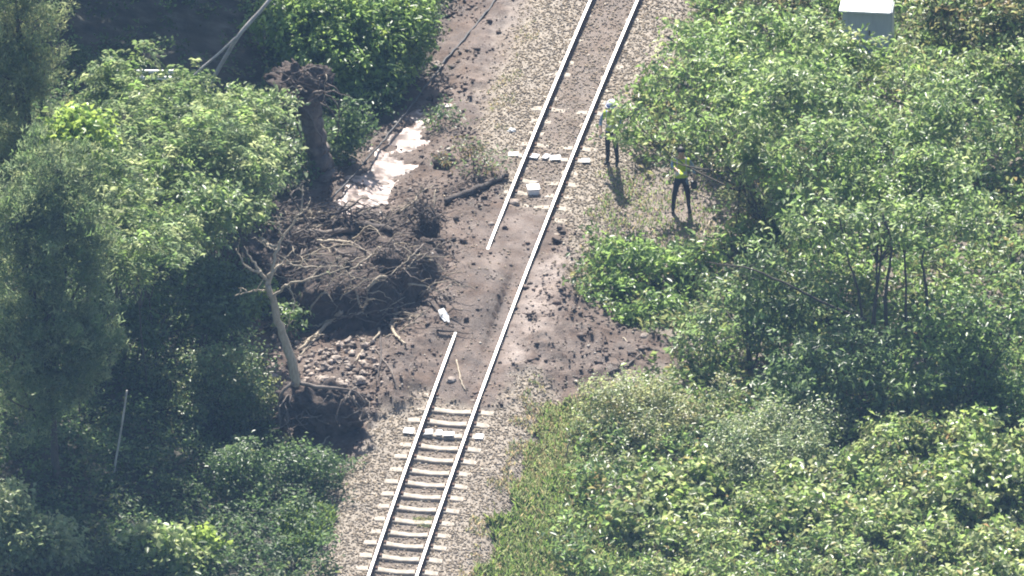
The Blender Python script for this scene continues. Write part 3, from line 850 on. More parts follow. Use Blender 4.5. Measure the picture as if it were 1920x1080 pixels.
plant('vine', (150, 800), [(135, 240, .0, (.38, .4, .3)), (165, 262, -.2, (.35, .4, .22))], 'vine', {'lime': 5, 'fresh': 2}, 'bright yellow green vine clump against the left conifers', 'vine', 3.5, seed=60, stems=2, trunk_r=0.015, hole=0.25, crown='foliage', stemname='stem', bark='bark')
plant('hedge', (670, 215), [(540, 30, 1.6, (.8, .8, .5)), (620, 40, 1.8, (.9, .9, .6)), (700, 45, 2.0, (.9, .9, .6)), (760, 50, 2.2, (.55, .8, .6)), (640, 125, .8, (.8, .6, .6)), (705, 120, 1.2, (.7, .6, .6)), (675, 175, .5, (.6, .45, .4)), (560, 100, .9, (.6, .7, .5)),
      (765, 105, 1.7, (.35, .4, .5)), (600, -10, 2.6, (1, .9, .5)), (720, -5, 3.0, (1, .9, .5)), (625, 190, .3, (.5, .4, .4))],
      'broad', {'fresh': 5, 'mid': 3, 'lime': 1.2, 'deep': 1.5}, 'sunlit leafy hedge above the ditch with its shaded side to the track', 'hedge', 2.4, seed=61, stems=5, trunk_r=0.05, hole=0.34, crown='foliage', stemname='stem')
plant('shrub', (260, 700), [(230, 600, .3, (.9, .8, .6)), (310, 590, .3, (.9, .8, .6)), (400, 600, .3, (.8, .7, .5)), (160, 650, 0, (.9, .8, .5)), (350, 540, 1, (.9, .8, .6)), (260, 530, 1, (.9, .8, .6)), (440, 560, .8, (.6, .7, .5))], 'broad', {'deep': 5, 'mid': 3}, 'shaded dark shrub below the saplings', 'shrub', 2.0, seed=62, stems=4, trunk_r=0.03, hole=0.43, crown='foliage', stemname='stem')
plant('shrub', (400, 800), [(320, 710, .3, (.7, .7, .5)), (400, 680, .5, (.7, .7, .55)), (460, 700, .3, (.6, .6, .5)), (380, 760, 0, (.9, .7, .5)), (480, 770, 0, (.5, .6, .4))], 'small', {'olive': 3, 'mid': 4, 'grey': 2}, 'small-leaved bush left of the fallen root plate', 'bush', 2.8, seed=63, stems=5, trunk_r=0.02, hole=0.36, crown='foliage', stemname='stem')
plant('shrub', (60, 1090), [(30, 1000, .2, (.7, .7, .6)), (90, 1030, 0, (.7, .7, .5)), (20, 950, .5, (.4, .5, .4))], 'broad', {'pale': 4, 'grey': 4, 'mid': 1}, 'pale leafy bush in the bottom left corner', 'bush', 2.6, seed=64, stems=4, trunk_r=0.025, hole=0.36, crown='foliage', stemname='stem')
plant('shrub', (290, 1085), [(260, 1035, .1, (.5, .5, .3)), (310, 1020, .2, (.45, .5, .35)), (340, 1055, 0, (.4, .5, .2))], 'vine', {'pale': 4, 'fresh': 3, 'mid': 1}, 'broad-leaved low shrub at the bottom edge left of the track', 'shrub', 3.0, seed=65, stems=3, trunk_r=0.02, hole=0.34, crown='foliage', stemname='stem')
plant('weed', (385, 1060), [(385, 1025, 0, (.22, .2, .22)), (350, 1065, -.1, (.25, .2, .12))], 'vine', {'lime': 6, 'fresh': 1}, 'yellow green weed with large leaves at the bottom edge', 'weed', 4.5, seed=66, stems=2, trunk_r=0.012, hole=0.2, crown='foliage', stemname='stem')
plant('shrub', (580, 930), [(590, 870, .2, (.45, .5, .3)), (530, 890, 0, (.5, .5, .3)), (450, 880, .1, (.6, .5, .35))], 'small', {'mid': 3, 'deep': 4}, 'low green shrub beside the ballast below the root plate', 'shrub', 3.0, seed=67, stems=3, trunk_r=0.02, hole=0.36, crown='foliage', stemname='stem')
# trees standing beyond the top left of the photo; their shade fills the dark gap
for i, (x, y_, hh) in enumerate(((-11.3, 18.2, 9.5), (-8.2, 18.4, 9), (-13.8, 17.6, 9))):
    q = to_px(x, y_, float(H(x, y_)))
    top = to_px(x, y_, float(H(x, y_)) + hh)
    mid = to_px(x, y_, float(H(x, y_)) + hh * 0.6)
    low = to_px(x, y_, float(H(x, y_)) + hh * 0.3)
    plant('conifer', q, [(top[0], top[1], 0, (1.3, 1.3, 1.6)), (mid[0], mid[1], 0, (2.0, 1.9, 2.2)), (low[0], low[1], 0, (2.1, 2, 1.8))], 'vine', {'deep': 4},
          ('tall shading conifer behind the dark gap', 'tall shading conifer right of the dark gap', 'tall shading conifer beyond the corner conifer')[i], 'tree', 1.8, seed=70 + i, trunk_r=0.16, hole=0.25, twigs=4)

# ------------------------------------------------------------------ undergrowth, grass
def mat_of_leaves(name, label, n, x0, x1, y0, y1, keepf, kind, mix, zr, seed, mat='leaf', Lr=None):
    r = np.random.default_rng(seed)
    x = r.uniform(x0, x1, n); y = r.uniform(y0, y1, n)
    k = keepf(x, y, r)
    x, y = x[k], y[k]
    clump = fbm(x * 0.8, y * 0.8, seed, 3)
    z = surf(x, y) + zr[0] + (zr[1] - zr[0]) * r.random(len(x)) ** 0.7 * np.clip(clump * 2 - 0.45, 0.05, 1.2)
    S = np.stack([x, y, z], 1)
    kw = dict(KIND[kind]); kw.pop('mat')
    if Lr: kw['L'] = Lr
    v, f, c = sprig_leaves(S, unit(r.normal(size=S.shape) + np.array([0, 0, 1.0])), r, mix=mix, **kw)
    LEAVES[0] += len(f) // 4
    return tag(link_mesh(name, v, f, M[mat], colors=c), label, None, None, 'stuff')

def keep_left(x, y, r):
    px, py = to_px(x, y)
    mk = masks(x, y)
    gap = (px > 60) & (px < 500) & (py < 215) & (r.random(len(x)) < 0.88)
    return ~gap & (lateral(x, y) < 0) & (r.random(len(x)) > mk[1] * 1.15) & (r.random(len(x)) > mk[0] * 1.1)
def keep_right(x, y, r):
    px, py = to_px(x, y)
    mk = masks(x, y)
    bare = sstep(60, 10, np.hypot((px - 1330) / 2.2, py - 350)) * 0.9
    return (lateral(x, y) > 0) & (r.random(len(x)) > mk[1] * 1.1) & (r.random(len(x)) > bare) & (py < 1130)
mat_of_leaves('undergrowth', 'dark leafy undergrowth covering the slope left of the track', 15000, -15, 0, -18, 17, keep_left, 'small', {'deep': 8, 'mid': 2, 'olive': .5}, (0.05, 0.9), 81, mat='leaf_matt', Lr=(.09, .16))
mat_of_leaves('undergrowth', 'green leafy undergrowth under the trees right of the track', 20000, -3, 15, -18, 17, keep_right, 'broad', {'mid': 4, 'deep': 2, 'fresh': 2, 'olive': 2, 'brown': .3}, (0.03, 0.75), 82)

def blades(name, label, n, region, mix, hgt, width, seed):
    r = np.random.default_rng(seed)
    x, y = region(n, r)
    z = surf(x, y)
    N = len(x)
    h = r.uniform(hgt[0], hgt[1], N)
    t = unit(np.stack([r.normal(0, 0.35, N), r.normal(0, 0.35, N), np.ones(N)], 1))
    nn = unit(r.normal(size=(N, 3)) * np.array([1, 1, 0.2]))
    c = np.stack([x, y, z], 1) + t * h[:, None] * 0.5
    v, f, col = leaf_geo(c, nn, t, h, np.full(N, width) * r.uniform(0.7, 1.3, N), palette(N, mix, r), curl=0.35, fold=0.1)
    return tag(link_mesh(name, v, f, M['leaf_matt'], colors=col), label, None, None, 'stuff')

def reg(poly, soft=30, thr=0.42, sc=1.5):
    def f(n, r):
        pts = np.array([P(a, b) for a, b in poly])
        x = r.uniform(pts[:, 0].min(), pts[:, 0].max(), n); y = r.uniform(pts[:, 1].min(), pts[:, 1].max(), n)
        px, py = to_px(x, y)
        k = (poly_sd(px, py, poly) + (fbm(x * 2, y * 2, 3) - .5) * soft * 3 > 0) & (fbm(x * sc, y * sc, 4) + r.random(n) * 0.2 > thr)
        return x[k], y[k]
    return f
blades('grass', 'bright green grass patch right of the ballast near the bottom edge', 42000, reg([(950, 930), (1040, 860), (1150, 890), (1200, 1110), (890, 1110), (920, 1010)], thr=0.38), {'fresh': 4, 'lime': 1, 'mid': 1.5, 'pale': 4, 'olive': 1, 'straw': 1}, (0.12, 0.34), 0.03, 90)
blades('grass', 'sparse yellowish grass on the bank between ballast and pale bush', 26000, reg([(1020, 750), (1130, 710), (1170, 850), (1080, 910), (960, 920)], thr=0.40), {'straw': 2, 'olive': 2, 'pale': 5, 'fresh': 3}, (0.08, 0.22), 0.025, 91)
blades('grass', 'dry grass around the feet of the two people', 3500, reg([(1130, 300), (1330, 300), (1390, 400), (1340, 450), (1180, 440), (1090, 480)], thr=0.5), {'straw': 1, 'olive': 3, 'mid': 3, 'fresh': 1}, (0.05, 0.15), 0.03, 92)
blades('grass', 'bright grass tuft left of the ballast near the bottom edge', 9000, reg([(520, 950), (590, 930), (620, 970), (600, 1010), (520, 1010)]), {'lime': 4, 'fresh': 4}, (0.15, 0.4), 0.03, 93)
blades('grass', 'thin weeds on the ballast shoulder left of the upper track', 1600, reg([(960, 30), (1010, 30), (960, 190), (930, 260), (915, 180)], thr=0.55), {'olive': 4, 'straw': 2, 'deep': 2}, (0.03, 0.1), 0.025, 94)
blades('grass', 'small weeds growing between the rails near the bottom', 420, reg([(775, 965), (815, 965), (812, 985), (770, 985)], thr=0.3), {'olive': 4, 'grey': 3, 'straw': 2}, (0.03, 0.09), 0.03, 95)
blades('grass', 'thin dry grass along the outer ballast edge', 9000, reg([(1000, 700), (1040, 720), (960, 900), (890, 1090), (850, 1090), (930, 880)], thr=0.56), {'straw': 3, 'olive': 3, 'grey': 2}, (0.05, 0.16), 0.025, 96)

# ------------------------------------------------------------------ fallen wood, roots and debris
def lump_geo(c, r, seed, n=(20, 12), amp=0.28, fr=2.2):
    """uneven closed lump of earth"""
    V, F = [], []
    a, b = n
    for j in range(b + 1):
        th = math.pi * j / b
        for i in range(a):
            ph = 2 * math.pi * i / a
            V.append((math.sin(th) * math.cos(ph), math.sin(th) * math.sin(ph), math.cos(th)))
    V = np.array(V)
    k = 1 + amp * 2 * (fbm(V[:, 0] * fr + V[:, 2] * 1.7 + seed, V[:, 1] * fr - V[:, 2] * 1.3 + seed * 2, seed, 4) - 0.5)
    k = k + amp * 0.55 * (fbm(V[:, 0] * fr * 3.1 + V[:, 2] * 4.7 + seed, V[:, 1] * fr * 3.1 - V[:, 2] * 4.3, seed + 7, 3) - 0.5) * 2
    edge = np.abs(V[:, 2]) > 0.999
    k[edge & (V[:, 2] > 0)] = k[edge & (V[:, 2] > 0)].mean(); k[edge & (V[:, 2] < 0)] = k[edge & (V[:, 2] < 0)].mean()
    V = V * k[:, None] * np.asarray(r) + np.asarray(c)
    for j in range(b):
        for i in range(a):
            F.append((j * a + i, (j + 1) * a + i, (j + 1) * a + (i + 1) % a, j * a + (i + 1) % a))
    return V, F

def lump(name, c, r, mat, seed, parent=None, **kw):
    V, F = lump_geo(c, r, seed, **kw)
    return link_mesh(name, V, F, M[mat], parent, smooth=True)

def tube_obj(name, pts, r0, r1, mat, parent=None, seed=0, n=16, jit=0.012, wob=0.25, sides=7):
    v, f = tubes_geo([(smooth_path(pts, n, jit, seed), np.linspace(r0, r1, n))], sides, wob, seed)
    return link_mesh(name, v, f, M[mat], parent, smooth=True)

def lying(name, label, cat, pxs, r0, r1, mat, off=0.0, seed=0, group=None, side=0):
    """branch or log lying along a run of spots on the surface"""
    pts = [hit(*q[:2], off=r0 * 0.6 + off + (q[2] if len(q) > 2 else 0)) for q in pxs]
    if not side:
        return tag(tube_obj(name, pts, r0, r1, mat, None, seed), label, cat, group)
    e = thing(name, pts[0], label, cat, group)
    tube_obj('stem', pts, r0, r1, mat, e, seed)
    rr = random.Random(seed)
    sp = smooth_path(pts, 16)
    for k in range(side):
        p = sp[rr.randrange(4, 15)]
        q = p + np.array([rr.uniform(-.35, .35), rr.uniform(-.3, .3), rr.uniform(0.02, .3)])
        tube_obj('twig', [p, p * .5 + q * .5 + np.array([0, 0, .04]), q], r1 * 0.8, 0.006, mat, e, seed + k, n=8)
    return e

# bare pale tree with its root plate
b = hit(590, 803)
bt = thing('bare_tree', b, 'pale leafless uprooted tree leaning over the slide', 'tree')
Y = b[1]
def bp(*q): return [PY(x, y_, Y + dy) for x, y_, dy in q]
tube_obj('trunk', bp((556, 722, 0), (549, 685, .02), (535, 640, .1), (522, 600, .15), (510, 560, .2), (502, 535, .25)), 0.125, 0.075, 'bare_wood', bt, 1)
for i, (q, r0) in enumerate((
        (((502, 538, .25), (497, 520, .3), (482, 500, .35), (468, 482, .4), (458, 462, .5)), 0.055),
        (((490, 512, .3), (470, 505, .2), (452, 485, .1), (443, 466, .1)), 0.04),
        (((503, 538, .25), (512, 500, .4), (519, 470, .5), (530, 445, .6), (552, 415, .7), (563, 392, .8), (567, 350, 1.0)), 0.05),
        (((530, 445, .6), (522, 428, .5), (527, 404, .5)), 0.026),
        (((556, 408, .7), (575, 392, .8), (582, 370, .9)), 0.02),
        (((508, 560, .2), (522, 548, .1), (538, 534, 0), (570, 524, -.1), (618, 510, -.2), (656, 500, -.2)), 0.045),
        (((502, 520, .3), (520, 500, .4), (541, 495, .5), (579, 501, .5), (644, 501, .6)), 0.04),
        (((541, 534, 0), (552, 560, -.1), (545, 590, -.2), (538, 618, -.2)), 0.016),
        (((618, 510, -.2), (622, 495, -.2), (640, 480, -.2)), 0.014),
        (((497, 545, .25), (470, 545, .2), (440, 556, .1)), 0.022),
        (((519, 470, .5), (500, 460, .6), (486, 452, .6)), 0.018))):
    tube_obj('branch', bp(*q), r0, 0.009, 'bare_wood', bt, 10 + i, n=18, jit=0.018, wob=0.3)
rr = random.Random(8)
src = [o for o in bt.children if o.name.startswith('branch')]
for i in range(34):
    o = rr.choice(src); vs = o.data.vertices
    p0 = np.array(vs[rr.randrange(len(vs) // 3, len(vs))].co); l = rr.uniform(.15, .5)
    p2 = p0 + np.array([rr.uniform(-1, 1), rr.uniform(-.5, .5), rr.uniform(-.3, 1)]) * l
    tube_obj('twig', [p0, (p0 + p2) / 2 + np.array([0, 0, .04]), p2], rr.uniform(.008, .014), .004, 'bare_wood', bt, 600 + i, n=6, jit=.012, sides=5)
rp = lump('root_plate', PY(608, 764, Y + .1), (1.02, .55, .56), 'earth', 4, bt, n=(64, 40), amp=.62, fr=2.4)
rr = random.Random(5)
for i in range(26):
    x = rr.uniform(530, 690); y0 = rr.uniform(725, 775)
    pts = [(x, y0, rr.uniform(-.3, .1)), (x + rr.uniform(-15, 15), y0 + rr.uniform(8, 25), -.45), (x + rr.uniform(-45, 45), y0 + rr.uniform(10, 50), rr.uniform(-.85, -.45))]
    tube_obj('root', bp(*pts), rr.uniform(.012, .035), .005, 'muddy_wood', bt, 40 + i, n=9)
for i, q in enumerate((((556, 715, 0), (535, 730, -.2), (522, 760, -.3), (526, 800, -.4)), ((560, 718, 0), (600, 726, -.2), (650, 730, -.2), (690, 745, -.2)), ((553, 715, .1), (540, 722, .4), (505, 742, .5)))):
    tube_obj('root', bp(*q), .06, .014, 'muddy_wood', bt, 70 + i, n=12)

# uprooted stump above the ditch
b = hit(602, 322); Y = b[1]
st = thing('uprooted_stump', b, 'thick brown uprooted stump with earth clinging to its roots above the ditch', 'stump')
pts = bp((604, 330, 0), (597, 290, 0), (588, 245, .02), (578, 205, .05), (570, 180, .15))
v, f = tubes_geo([(smooth_path(pts, 30, .02, 4), np.interp(np.linspace(0, 1, 30), [0, .1, .3, .6, .8, .93, 1], [.42, .33, .27, .25, .30, .38, .3]) * np.random.default_rng(2).uniform(.9, 1.1, 30))], 18, 0.3, 3)
link_mesh('trunk', v, f, M['muddy_wood'], st, smooth=True)
lump('root_plate', PY(562, 160, Y + .35), (.68, .55, .5), 'earth', 9, st, n=(56, 36), amp=.7, fr=2.4)
for i, (q, r0) in enumerate(((((575, 190, -.3), (590, 175, -.4), (615, 171, -.4), (656, 179, -.4)), .05), (((570, 190, -.3), (545, 185, -.4), (525, 200, -.4), (508, 212, -.3)), .045),
        (((572, 196, -.35), (585, 225, -.45), (603, 262, -.45), (610, 285, -.4)), .04), (((560, 150, -.2), (580, 130, -.3), (605, 128, -.2), (612, 150, -.2)), .03),
        (((590, 190, -.3), (620, 205, -.35), (640, 250, -.35)), .03), (((545, 150, -.3), (522, 160, -.4), (512, 175, -.4)), .03), (((560, 190, -.4), (556, 230, -.45), (566, 270, -.45)), .05),
        (((600, 170, -.3), (630, 190, -.3), (636, 230, -.3), (628, 262, -.3)), .02))):
    tube_obj('root', bp(*q), r0, .01, 'muddy_wood', st, 90 + i, n=14, jit=.02)
rr = random.Random(21)
for i in range(26):
    x, y_ = rr.uniform(525, 615), rr.uniform(125, 200)
    q = [(x, y_, -.3), (x + rr.uniform(-30, 30), y_ + rr.uniform(-12, 25), -.5), (x + rr.uniform(-55, 60), y_ + rr.uniform(-5, 75), rr.uniform(-.55, -.3))]
    tube_obj('root', bp(*q), rr.uniform(.01, .028), .005, rr.choice(('muddy_wood', 'bare_wood', 'dark_root')), st, 120 + i, n=9, jit=.02)

# tangles of roots and broken crowns on the mound
def tangle(label, cpx, n, spread, seed, core=None, mat='dark_root', rr0=(.012, .045)):
    c = hit(*cpx)
    e = thing('root_tangle', c, label, 'root tangle')
    r = random.Random(seed)
    if core: lump('soil_clump', c + np.array([0, .1, core[2] * .5]), core, 'earth', seed, e, n=(24, 14), amp=.5, fr=3)
    for i in range(n):
        a = r.uniform(0, 6.28); l = r.uniform(.4, 1.0)
        s0 = c + np.array([r.uniform(-.3, .3) * spread[0], r.uniform(-.3, .3) * spread[1], r.uniform(.0, .35)])
        s2 = s0 + np.array([math.cos(a) * l * spread[0], math.sin(a) * l * spread[1], r.uniform(-.15, .75) * spread[2]])
        s1 = (s0 + s2) / 2 + np.array([r.uniform(-.2, .2), r.uniform(-.2, .2), r.uniform(0, .3)])
        tube_obj('root', [s0, s1, s2], r.uniform(*rr0), .006, mat, e, seed * 50 + i, n=10, jit=.03)
tangle('dark root tangle at the right end of the earth mound', (800, 445), 48, (.55, .5, 1.0), 3, (.32, .3, .3))
tangle('knot of twisted brown roots in the middle of the mound', (735, 505), 26, (.5, .4, .7), 4, (.4, .35, .3), 'muddy_wood')
tangle('black branch tangle on the back of the mound', (640, 430), 30, (1.3, .5, .4), 6, None)
tangle('dark root cluster on the left half of the mound', (560, 475), 26, (1.0, .6, .5), 8, None, 'muddy_wood')
tangle('thin grey twig tangle standing over the right end of the mound', (790, 405), 22, (.5, .4, 1.1), 9, None, 'muddy_wood', (.006, .014))

def c5(x, y_): return (440 + x / 3.376, 340 + y_ / 3.376)
def c6(x, y_): return (480 + x / 3.6, 560 + y_ / 3.6)
BR = [
    ([c5(215, 240), c5(290, 270)], .05, .03, 'bare_wood', 'short pale stick at the upper left corner of the mound', 'stick'),
    ([c5(380, 265), c5(480, 262), c5(590, 255)], .05, .035, 'bare_wood', 'straight pale branch along the back edge of the mound', 'branch'),
    ([c5(190, 285), c5(300, 335)], .05, .03, 'muddy_wood', 'brown stick below the short pale stick', 'stick'),
    ([c5(165, 390), c5(210, 420), c5(268, 440)], .06, .035, 'bare_wood', 'thick pale stub poking out of the left side of the mound', 'stick'),
    ([c5(460, 210), c5(580, 215), c5(600, 250)], .04, .02, 'bare_wood', 'bent thin branch on the back of the mound', 'branch'),
    ([c5(740, 232), c5(880, 240), c5(1020, 265)], .035, .025, 'dark_root', 'long black branch along the top right edge of the mound', 'branch'),
    ([c5(520, 400), c5(640, 405), c5(735, 402)], .055, .04, 'bare_wood', 'pale straight log across the middle of the mound', 'log'),
    ([c5(340, 400), c5(420, 470), c5(495, 520)], .035, .02, 'muddy_wood', 'slanting brown branch beside the bare trunk', 'branch'),
    ([c5(740, 395), c5(820, 450), c5(905, 500)], .03, .02, 'muddy_wood', 'slanting brown branch right of the pale straight log', 'branch'),
    ([c5(690, 310), c5(830, 305), c5(1000, 335)], .12, .09, 'dark_root', 'thick dark log lying along the mound top', 'log'),
    ([c5(400, 330), c5(560, 340), c5(760, 320)], .08, .06, 'muddy_wood', 'mud-covered log behind the pale straight one', 'log'),
    ([c5(620, 440), c5(690, 480), c5(770, 490)], .05, .03, 'muddy_wood', 'mud-covered branch under the pale straight log', 'branch'),
    ([c5(960, 630), c5(900, 660), c5(850, 700), c5(830, 790), c5(800, 820), c5(765, 790)], .045, .025, 'bare_wood', 'twisted white branch hooked over the dark front of the mound', 'branch'),
    ([c5(960, 650), c5(1010, 700), c5(1062, 800)], .03, .018, 'muddy_wood', 'grey branch hanging right of the twisted white one', 'branch'),
    ([c6(575, 115), c6(500, 180), c6(410, 270), c6(290, 372)], .065, .035, 'bare_wood', 'pale broken limb leaning beside the bare trunk', 'limb'),
    ([c6(430, 250), c6(380, 320), c6(285, 408)], .035, .02, 'bare_wood', 'thinner pale limb under the broken one', 'limb'),
    ([c6(950, 135), c6(912, 190), c6(950, 270), c6(1012, 330)], .055, .025, 'bare_wood', 'curved brown branch at the foot of the mound near the track', 'branch'),
    ([c6(830, 215), c6(830, 255), c6(770, 310), c6(715, 360), c6(668, 440)], .035, .02, 'bare_wood', 'kinked pale branch above the rubble', 'branch'),
    ([c6(835, 250), c6(845, 420), c6(828, 500), c6(812, 585)], .03, .018, 'dark_root', 'dark upright stick beside the kinked pale branch', 'stick'),
    ([(802, 566), (819, 585), (838, 610), (850, 613)], .028, .018, 'dark_root', 'black stick touching the buried rail by the white sheet', 'stick'),
    ([(856, 679), (863, 716), (874, 737)], .022, .012, 'bare_wood', 'thin pale stick lying between the rails', 'stick'),
    ([(833, 386), (882, 366), (913, 352), (951, 334)], .10, .06, 'dark_root', 'dark log lying against the upper left rail', 'log'),
    ([(1168, 638), (1205, 668), (1238, 702)], .022, .012, 'bare_wood', 'thin pale stick on the mud right of the track', 'stick'),
    ([(1200, 652), (1222, 656), (1244, 666)], .02, .012, 'muddy_wood', 'short stick next to the thin pale one right of the track', 'stick'),
    ([(1138, 702), (1172, 690), (1203, 670)], .03, .02, 'muddy_wood', 'brown branch crossing the pale stick right of the track', 'branch'),
    ([(1318, 440), (1335, 415), (1346, 400)], .02, .012, 'bare_wood', 'dry stick on the ground beside the person with dark trousers', 'stick'),
    ([(560, 860), (600, 838), (622, 815)], .025, .014, 'bare_wood', 'stick lying in the mud below the root plate', 'stick'),
    ([(700, 655), (735, 700), (742, 730)], .02, .012, 'muddy_wood', 'thin brown stick in the mud left of the lower rail', 'stick'),
]
for i, (q, r0, r1, mt, lab, cat) in enumerate(BR):
    lying(cat if cat != 'branch' else 'broken_branch', lab, cat, q, r0, r1, mt, 0.02, 200 + i, side=(3 if cat in ('branch', 'limb') else 0))

rr = random.Random(77)
e = thing('brushwood', hit(640, 470), 'mass of broken muddy twigs strewn over the earth mound', 'brushwood')
for i in range(240):
    x, y_ = rr.uniform(480, 835), rr.uniform(392, 625)
    a = rr.gauss(0, .5); l = rr.uniform(25, 80)
    try: pts = [hit(x, y_, .03), hit(x + math.cos(a) * l * .5, y_ + math.sin(a) * l * .3, rr.uniform(.05, .3)), hit(x + math.cos(a) * l, y_ + math.sin(a) * l * .6, rr.uniform(.0, .25))]
    except Exception: continue
    if np.linalg.norm(pts[0] - pts[2]) > 1.8: continue
    tube_obj('twig', pts, rr.uniform(.012, .032), .006, rr.choice(('muddy_wood', 'dark_root', 'muddy_wood', 'bare_wood')), e, 900 + i, n=8, jit=.02, sides=5)
for i in range(46):
    x, y_ = rr.uniform(485, 800), rr.uniform(400, 600)
    a = rr.gauss(-.15, .55); l = rr.uniform(50, 130)
    q0 = hit(x, y_, .05); q2 = hit(x + math.cos(a) * l, y_ + math.sin(a) * l * .7, rr.uniform(.1, .5))
    if np.linalg.norm(q0 - q2) > 2.4: continue
    q1 = (q0 + q2) / 2 + np.array([rr.uniform(-.15, .15), rr.uniform(-.15, .15), rr.uniform(.05, .3)])
    tube_obj('twig', [q0, q1, q2], rr.uniform(.014, .03), .008, rr.choice(('bare_wood', 'muddy_wood')), e, 1300 + i, n=12, jit=.025, sides=5)
    if rr.random() < .6:
        q3 = q1 + np.array([rr.uniform(-.5, .5), rr.uniform(-.3, .3), rr.uniform(.0, .35)])
        tube_obj('twig', [q1, (q1 + q3) / 2 + np.array([0, 0, .05]), q3], .012, .005, 'bare_wood', e, 1400 + i, n=7, jit=.02, sides=5)
# rocks in the rubble before the bare tree: one mesh shape set, each rock its own object
rockm = []
for s in range(5):
    V, F = lump_geo((0, 0, 0), (1, .85, .65), 20 + s, n=(7, 4), amp=.75, fr=1.5)
    me = bpy.data.meshes.new('rock'); me.from_pydata([tuple(map(float, q)) for q in V], [], F)
    me.materials.append(noisy_mat('rock_face', (0.17, 0.13, 0.105), (0.46, 0.385, 0.325), 1.2, 0.85, 0.4, bdist=.1)); rockm.append(me)
rr = random.Random(12)
RUB = [(560, 700), (585, 660), (640, 640), (700, 650), (712, 700), (690, 722), (640, 726), (575, 722)]
n = 0; small = []
while n < 260:
    x, y_ = rr.uniform(500, 720), rr.uniform(630, 728)
    inside = poly_sd(np.array([x]), np.array([y_]), RUB)[0] > 0
    if not inside and rr.random() < .8: continue
    s = .035 + .1 * rr.random() ** 1.8
    n += 1
    if n > 45:
        small.append((hit(x, y_, s * .2), s)); continue
    s = s * .7 + .045
    o = bpy.data.objects.new('rock', rockm[n % 5]); COL.objects.link(o)
    o.location = hit(x, y_, s * .25); o.scale = (s * rr.uniform(.8, 1.3), s * rr.uniform(.8, 1.2), s); o.rotation_euler = (rr.uniform(-.4, .4), rr.uniform(-.4, .4), rr.uniform(0, 6.28))
    tag(o, 'pale angular rock in the rubble between bare trunk and lower rail', 'rock', 'rocks in the rubble by the bare tree')
v, f, c = stones_geo(np.array([q for q, _ in small]), np.array([q * .8 for _, q in small]), np.array([[.33, .27, .225]]) * RNG.uniform(.5, 1.3, (len(small), 1)), .7, 15)
tag(link_mesh('rubble', v, f, M['stone'], colors=c), 'small pale stones between the rocks by the bare tree', None, None, 'stuff')
for (x, y_, s, lab) in ((965, 382, .11, 'brown rock between the rails below the white box'), (832, 308, .26, 'dark boulder of earth left of the upper track'), (847, 716, .1, 'grey rock between the rails beside the thin stick'),
                        (960, 247, .08, 'small white stone left of the upper rail'), (921, 422, .07, 'small pale stone by the end of the upper left rail'), (690, 222, .13, 'orange brown rock on the ditch edge under the hedge'),
                        (640, 790, .13, 'grey rock below the right end of the root plate'), (1209, 632, .1, 'pale stone at the upper end of the sticks right of the track'), (820, 125, .12, 'small rock by the hedge at the upper ditch')):
    V, F = lump_geo((0, 0, 0), (s * 1.2, s, s * .7), int(x), n=(10, 7), amp=.45, fr=1.6)
    o = link_mesh('rock', V, F, M['white'] if 'white stone' in lab else (M['earth'] if 'earth' in lab else rockm[0].materials[0])); o.location = hit(x, y_, s * .3); tag(o, lab, 'rock')

# fallen black cable along the ditch
cp = [hit(x, y_, .03) for x, y_ in ((945, -30), (930, 0), (905, 35), (872, 75), (840, 112), (805, 155), (776, 195), (745, 235), (712, 275), (680, 312), (650, 345), (622, 375), (600, 395))]
tag(tube_obj('cable', cp, .028, .028, 'cable', None, 3, n=60, jit=.012, wob=0, sides=6), 'long dark cable lying along the wet ditch left of the track', 'cable')

# leaning grey poles, white railing, thin white pole
b = hit(400, 185, ground_only=True); Y = b[1]
lp = thing('forked_pole', b, 'grey forked trunk leaning through the dark gap at the top', 'dead trunk')
tube_obj('trunk', bp((392, 170, 0), (405, 138, 0), (430, 95, .1), (455, 58, .1), (505, 0, .3), (560, -70, .5)), .055, .045, 'grey_pole', lp, 1, jit=.004, wob=.1)
tube_obj('branch', bp((453, 62, .1), (415, 96, .0), (374, 132, -.1), (350, 155, -.1)), .035, .028, 'grey_pole', lp, 2, jit=.004, wob=.1)
b = hit(265, 236, ground_only=True); Y = b[1]
wr = thing('white_railing', b, 'white two-bar railing showing through the drooping leaves', 'railing')
def box_obj(name, c, s, mat, parent=None, bev=.01, rot=None):
    bm = bmesh.new()
    bmesh.ops.create_cube(bm, size=1, matrix=Matrix.Diagonal((*s, 1)))
    bmesh.ops.bevel(bm, geom=bm.edges[:], offset=bev, segments=2)
    if rot: bmesh.ops.rotate(bm, verts=bm.verts, cent=(0, 0, 0), matrix=rot)
    me = bpy.data.meshes.new(name); bm.to_mesh(me); bm.free(); me.materials.append(M[mat])
    o = bpy.data.objects.new(name, me); COL.objects.link(o)
    if parent is not None:
        o.parent = parent; o.matrix_parent_inverse = Matrix.Translation(-parent.location)
    o.location = tuple(map(float, c)); return o
for py in (134, 146):
    a0, a1 = PY(203, py, Y), PY(330, py, Y)
    box_obj('bar', (a0 + a1) / 2, (a1[0] - a0[0], .05, .07), 'white', wr)
for px in (206, 266, 326):
    t0 = PY(px, 130, Y + .05); box_obj('post', (t0[0], t0[1], (t0[2] + b[2]) / 2 - .1), (.05, .045, t0[2] - b[2] + .2), 'grey_pole', wr)
b = hit(211, 915, ground_only=True); Y = b[1]
tag(tube_obj('pole', bp((209, 925, 0), (216, 870, 0), (228, 800, .02), (238, 732, .05)), .03, .022, 'grey_pole', None, 5, jit=.001, wob=0), 'thin pale pole leaning in the shaded undergrowth at lower left', 'pole')
b = hit(1060, 868); Y = b[1]
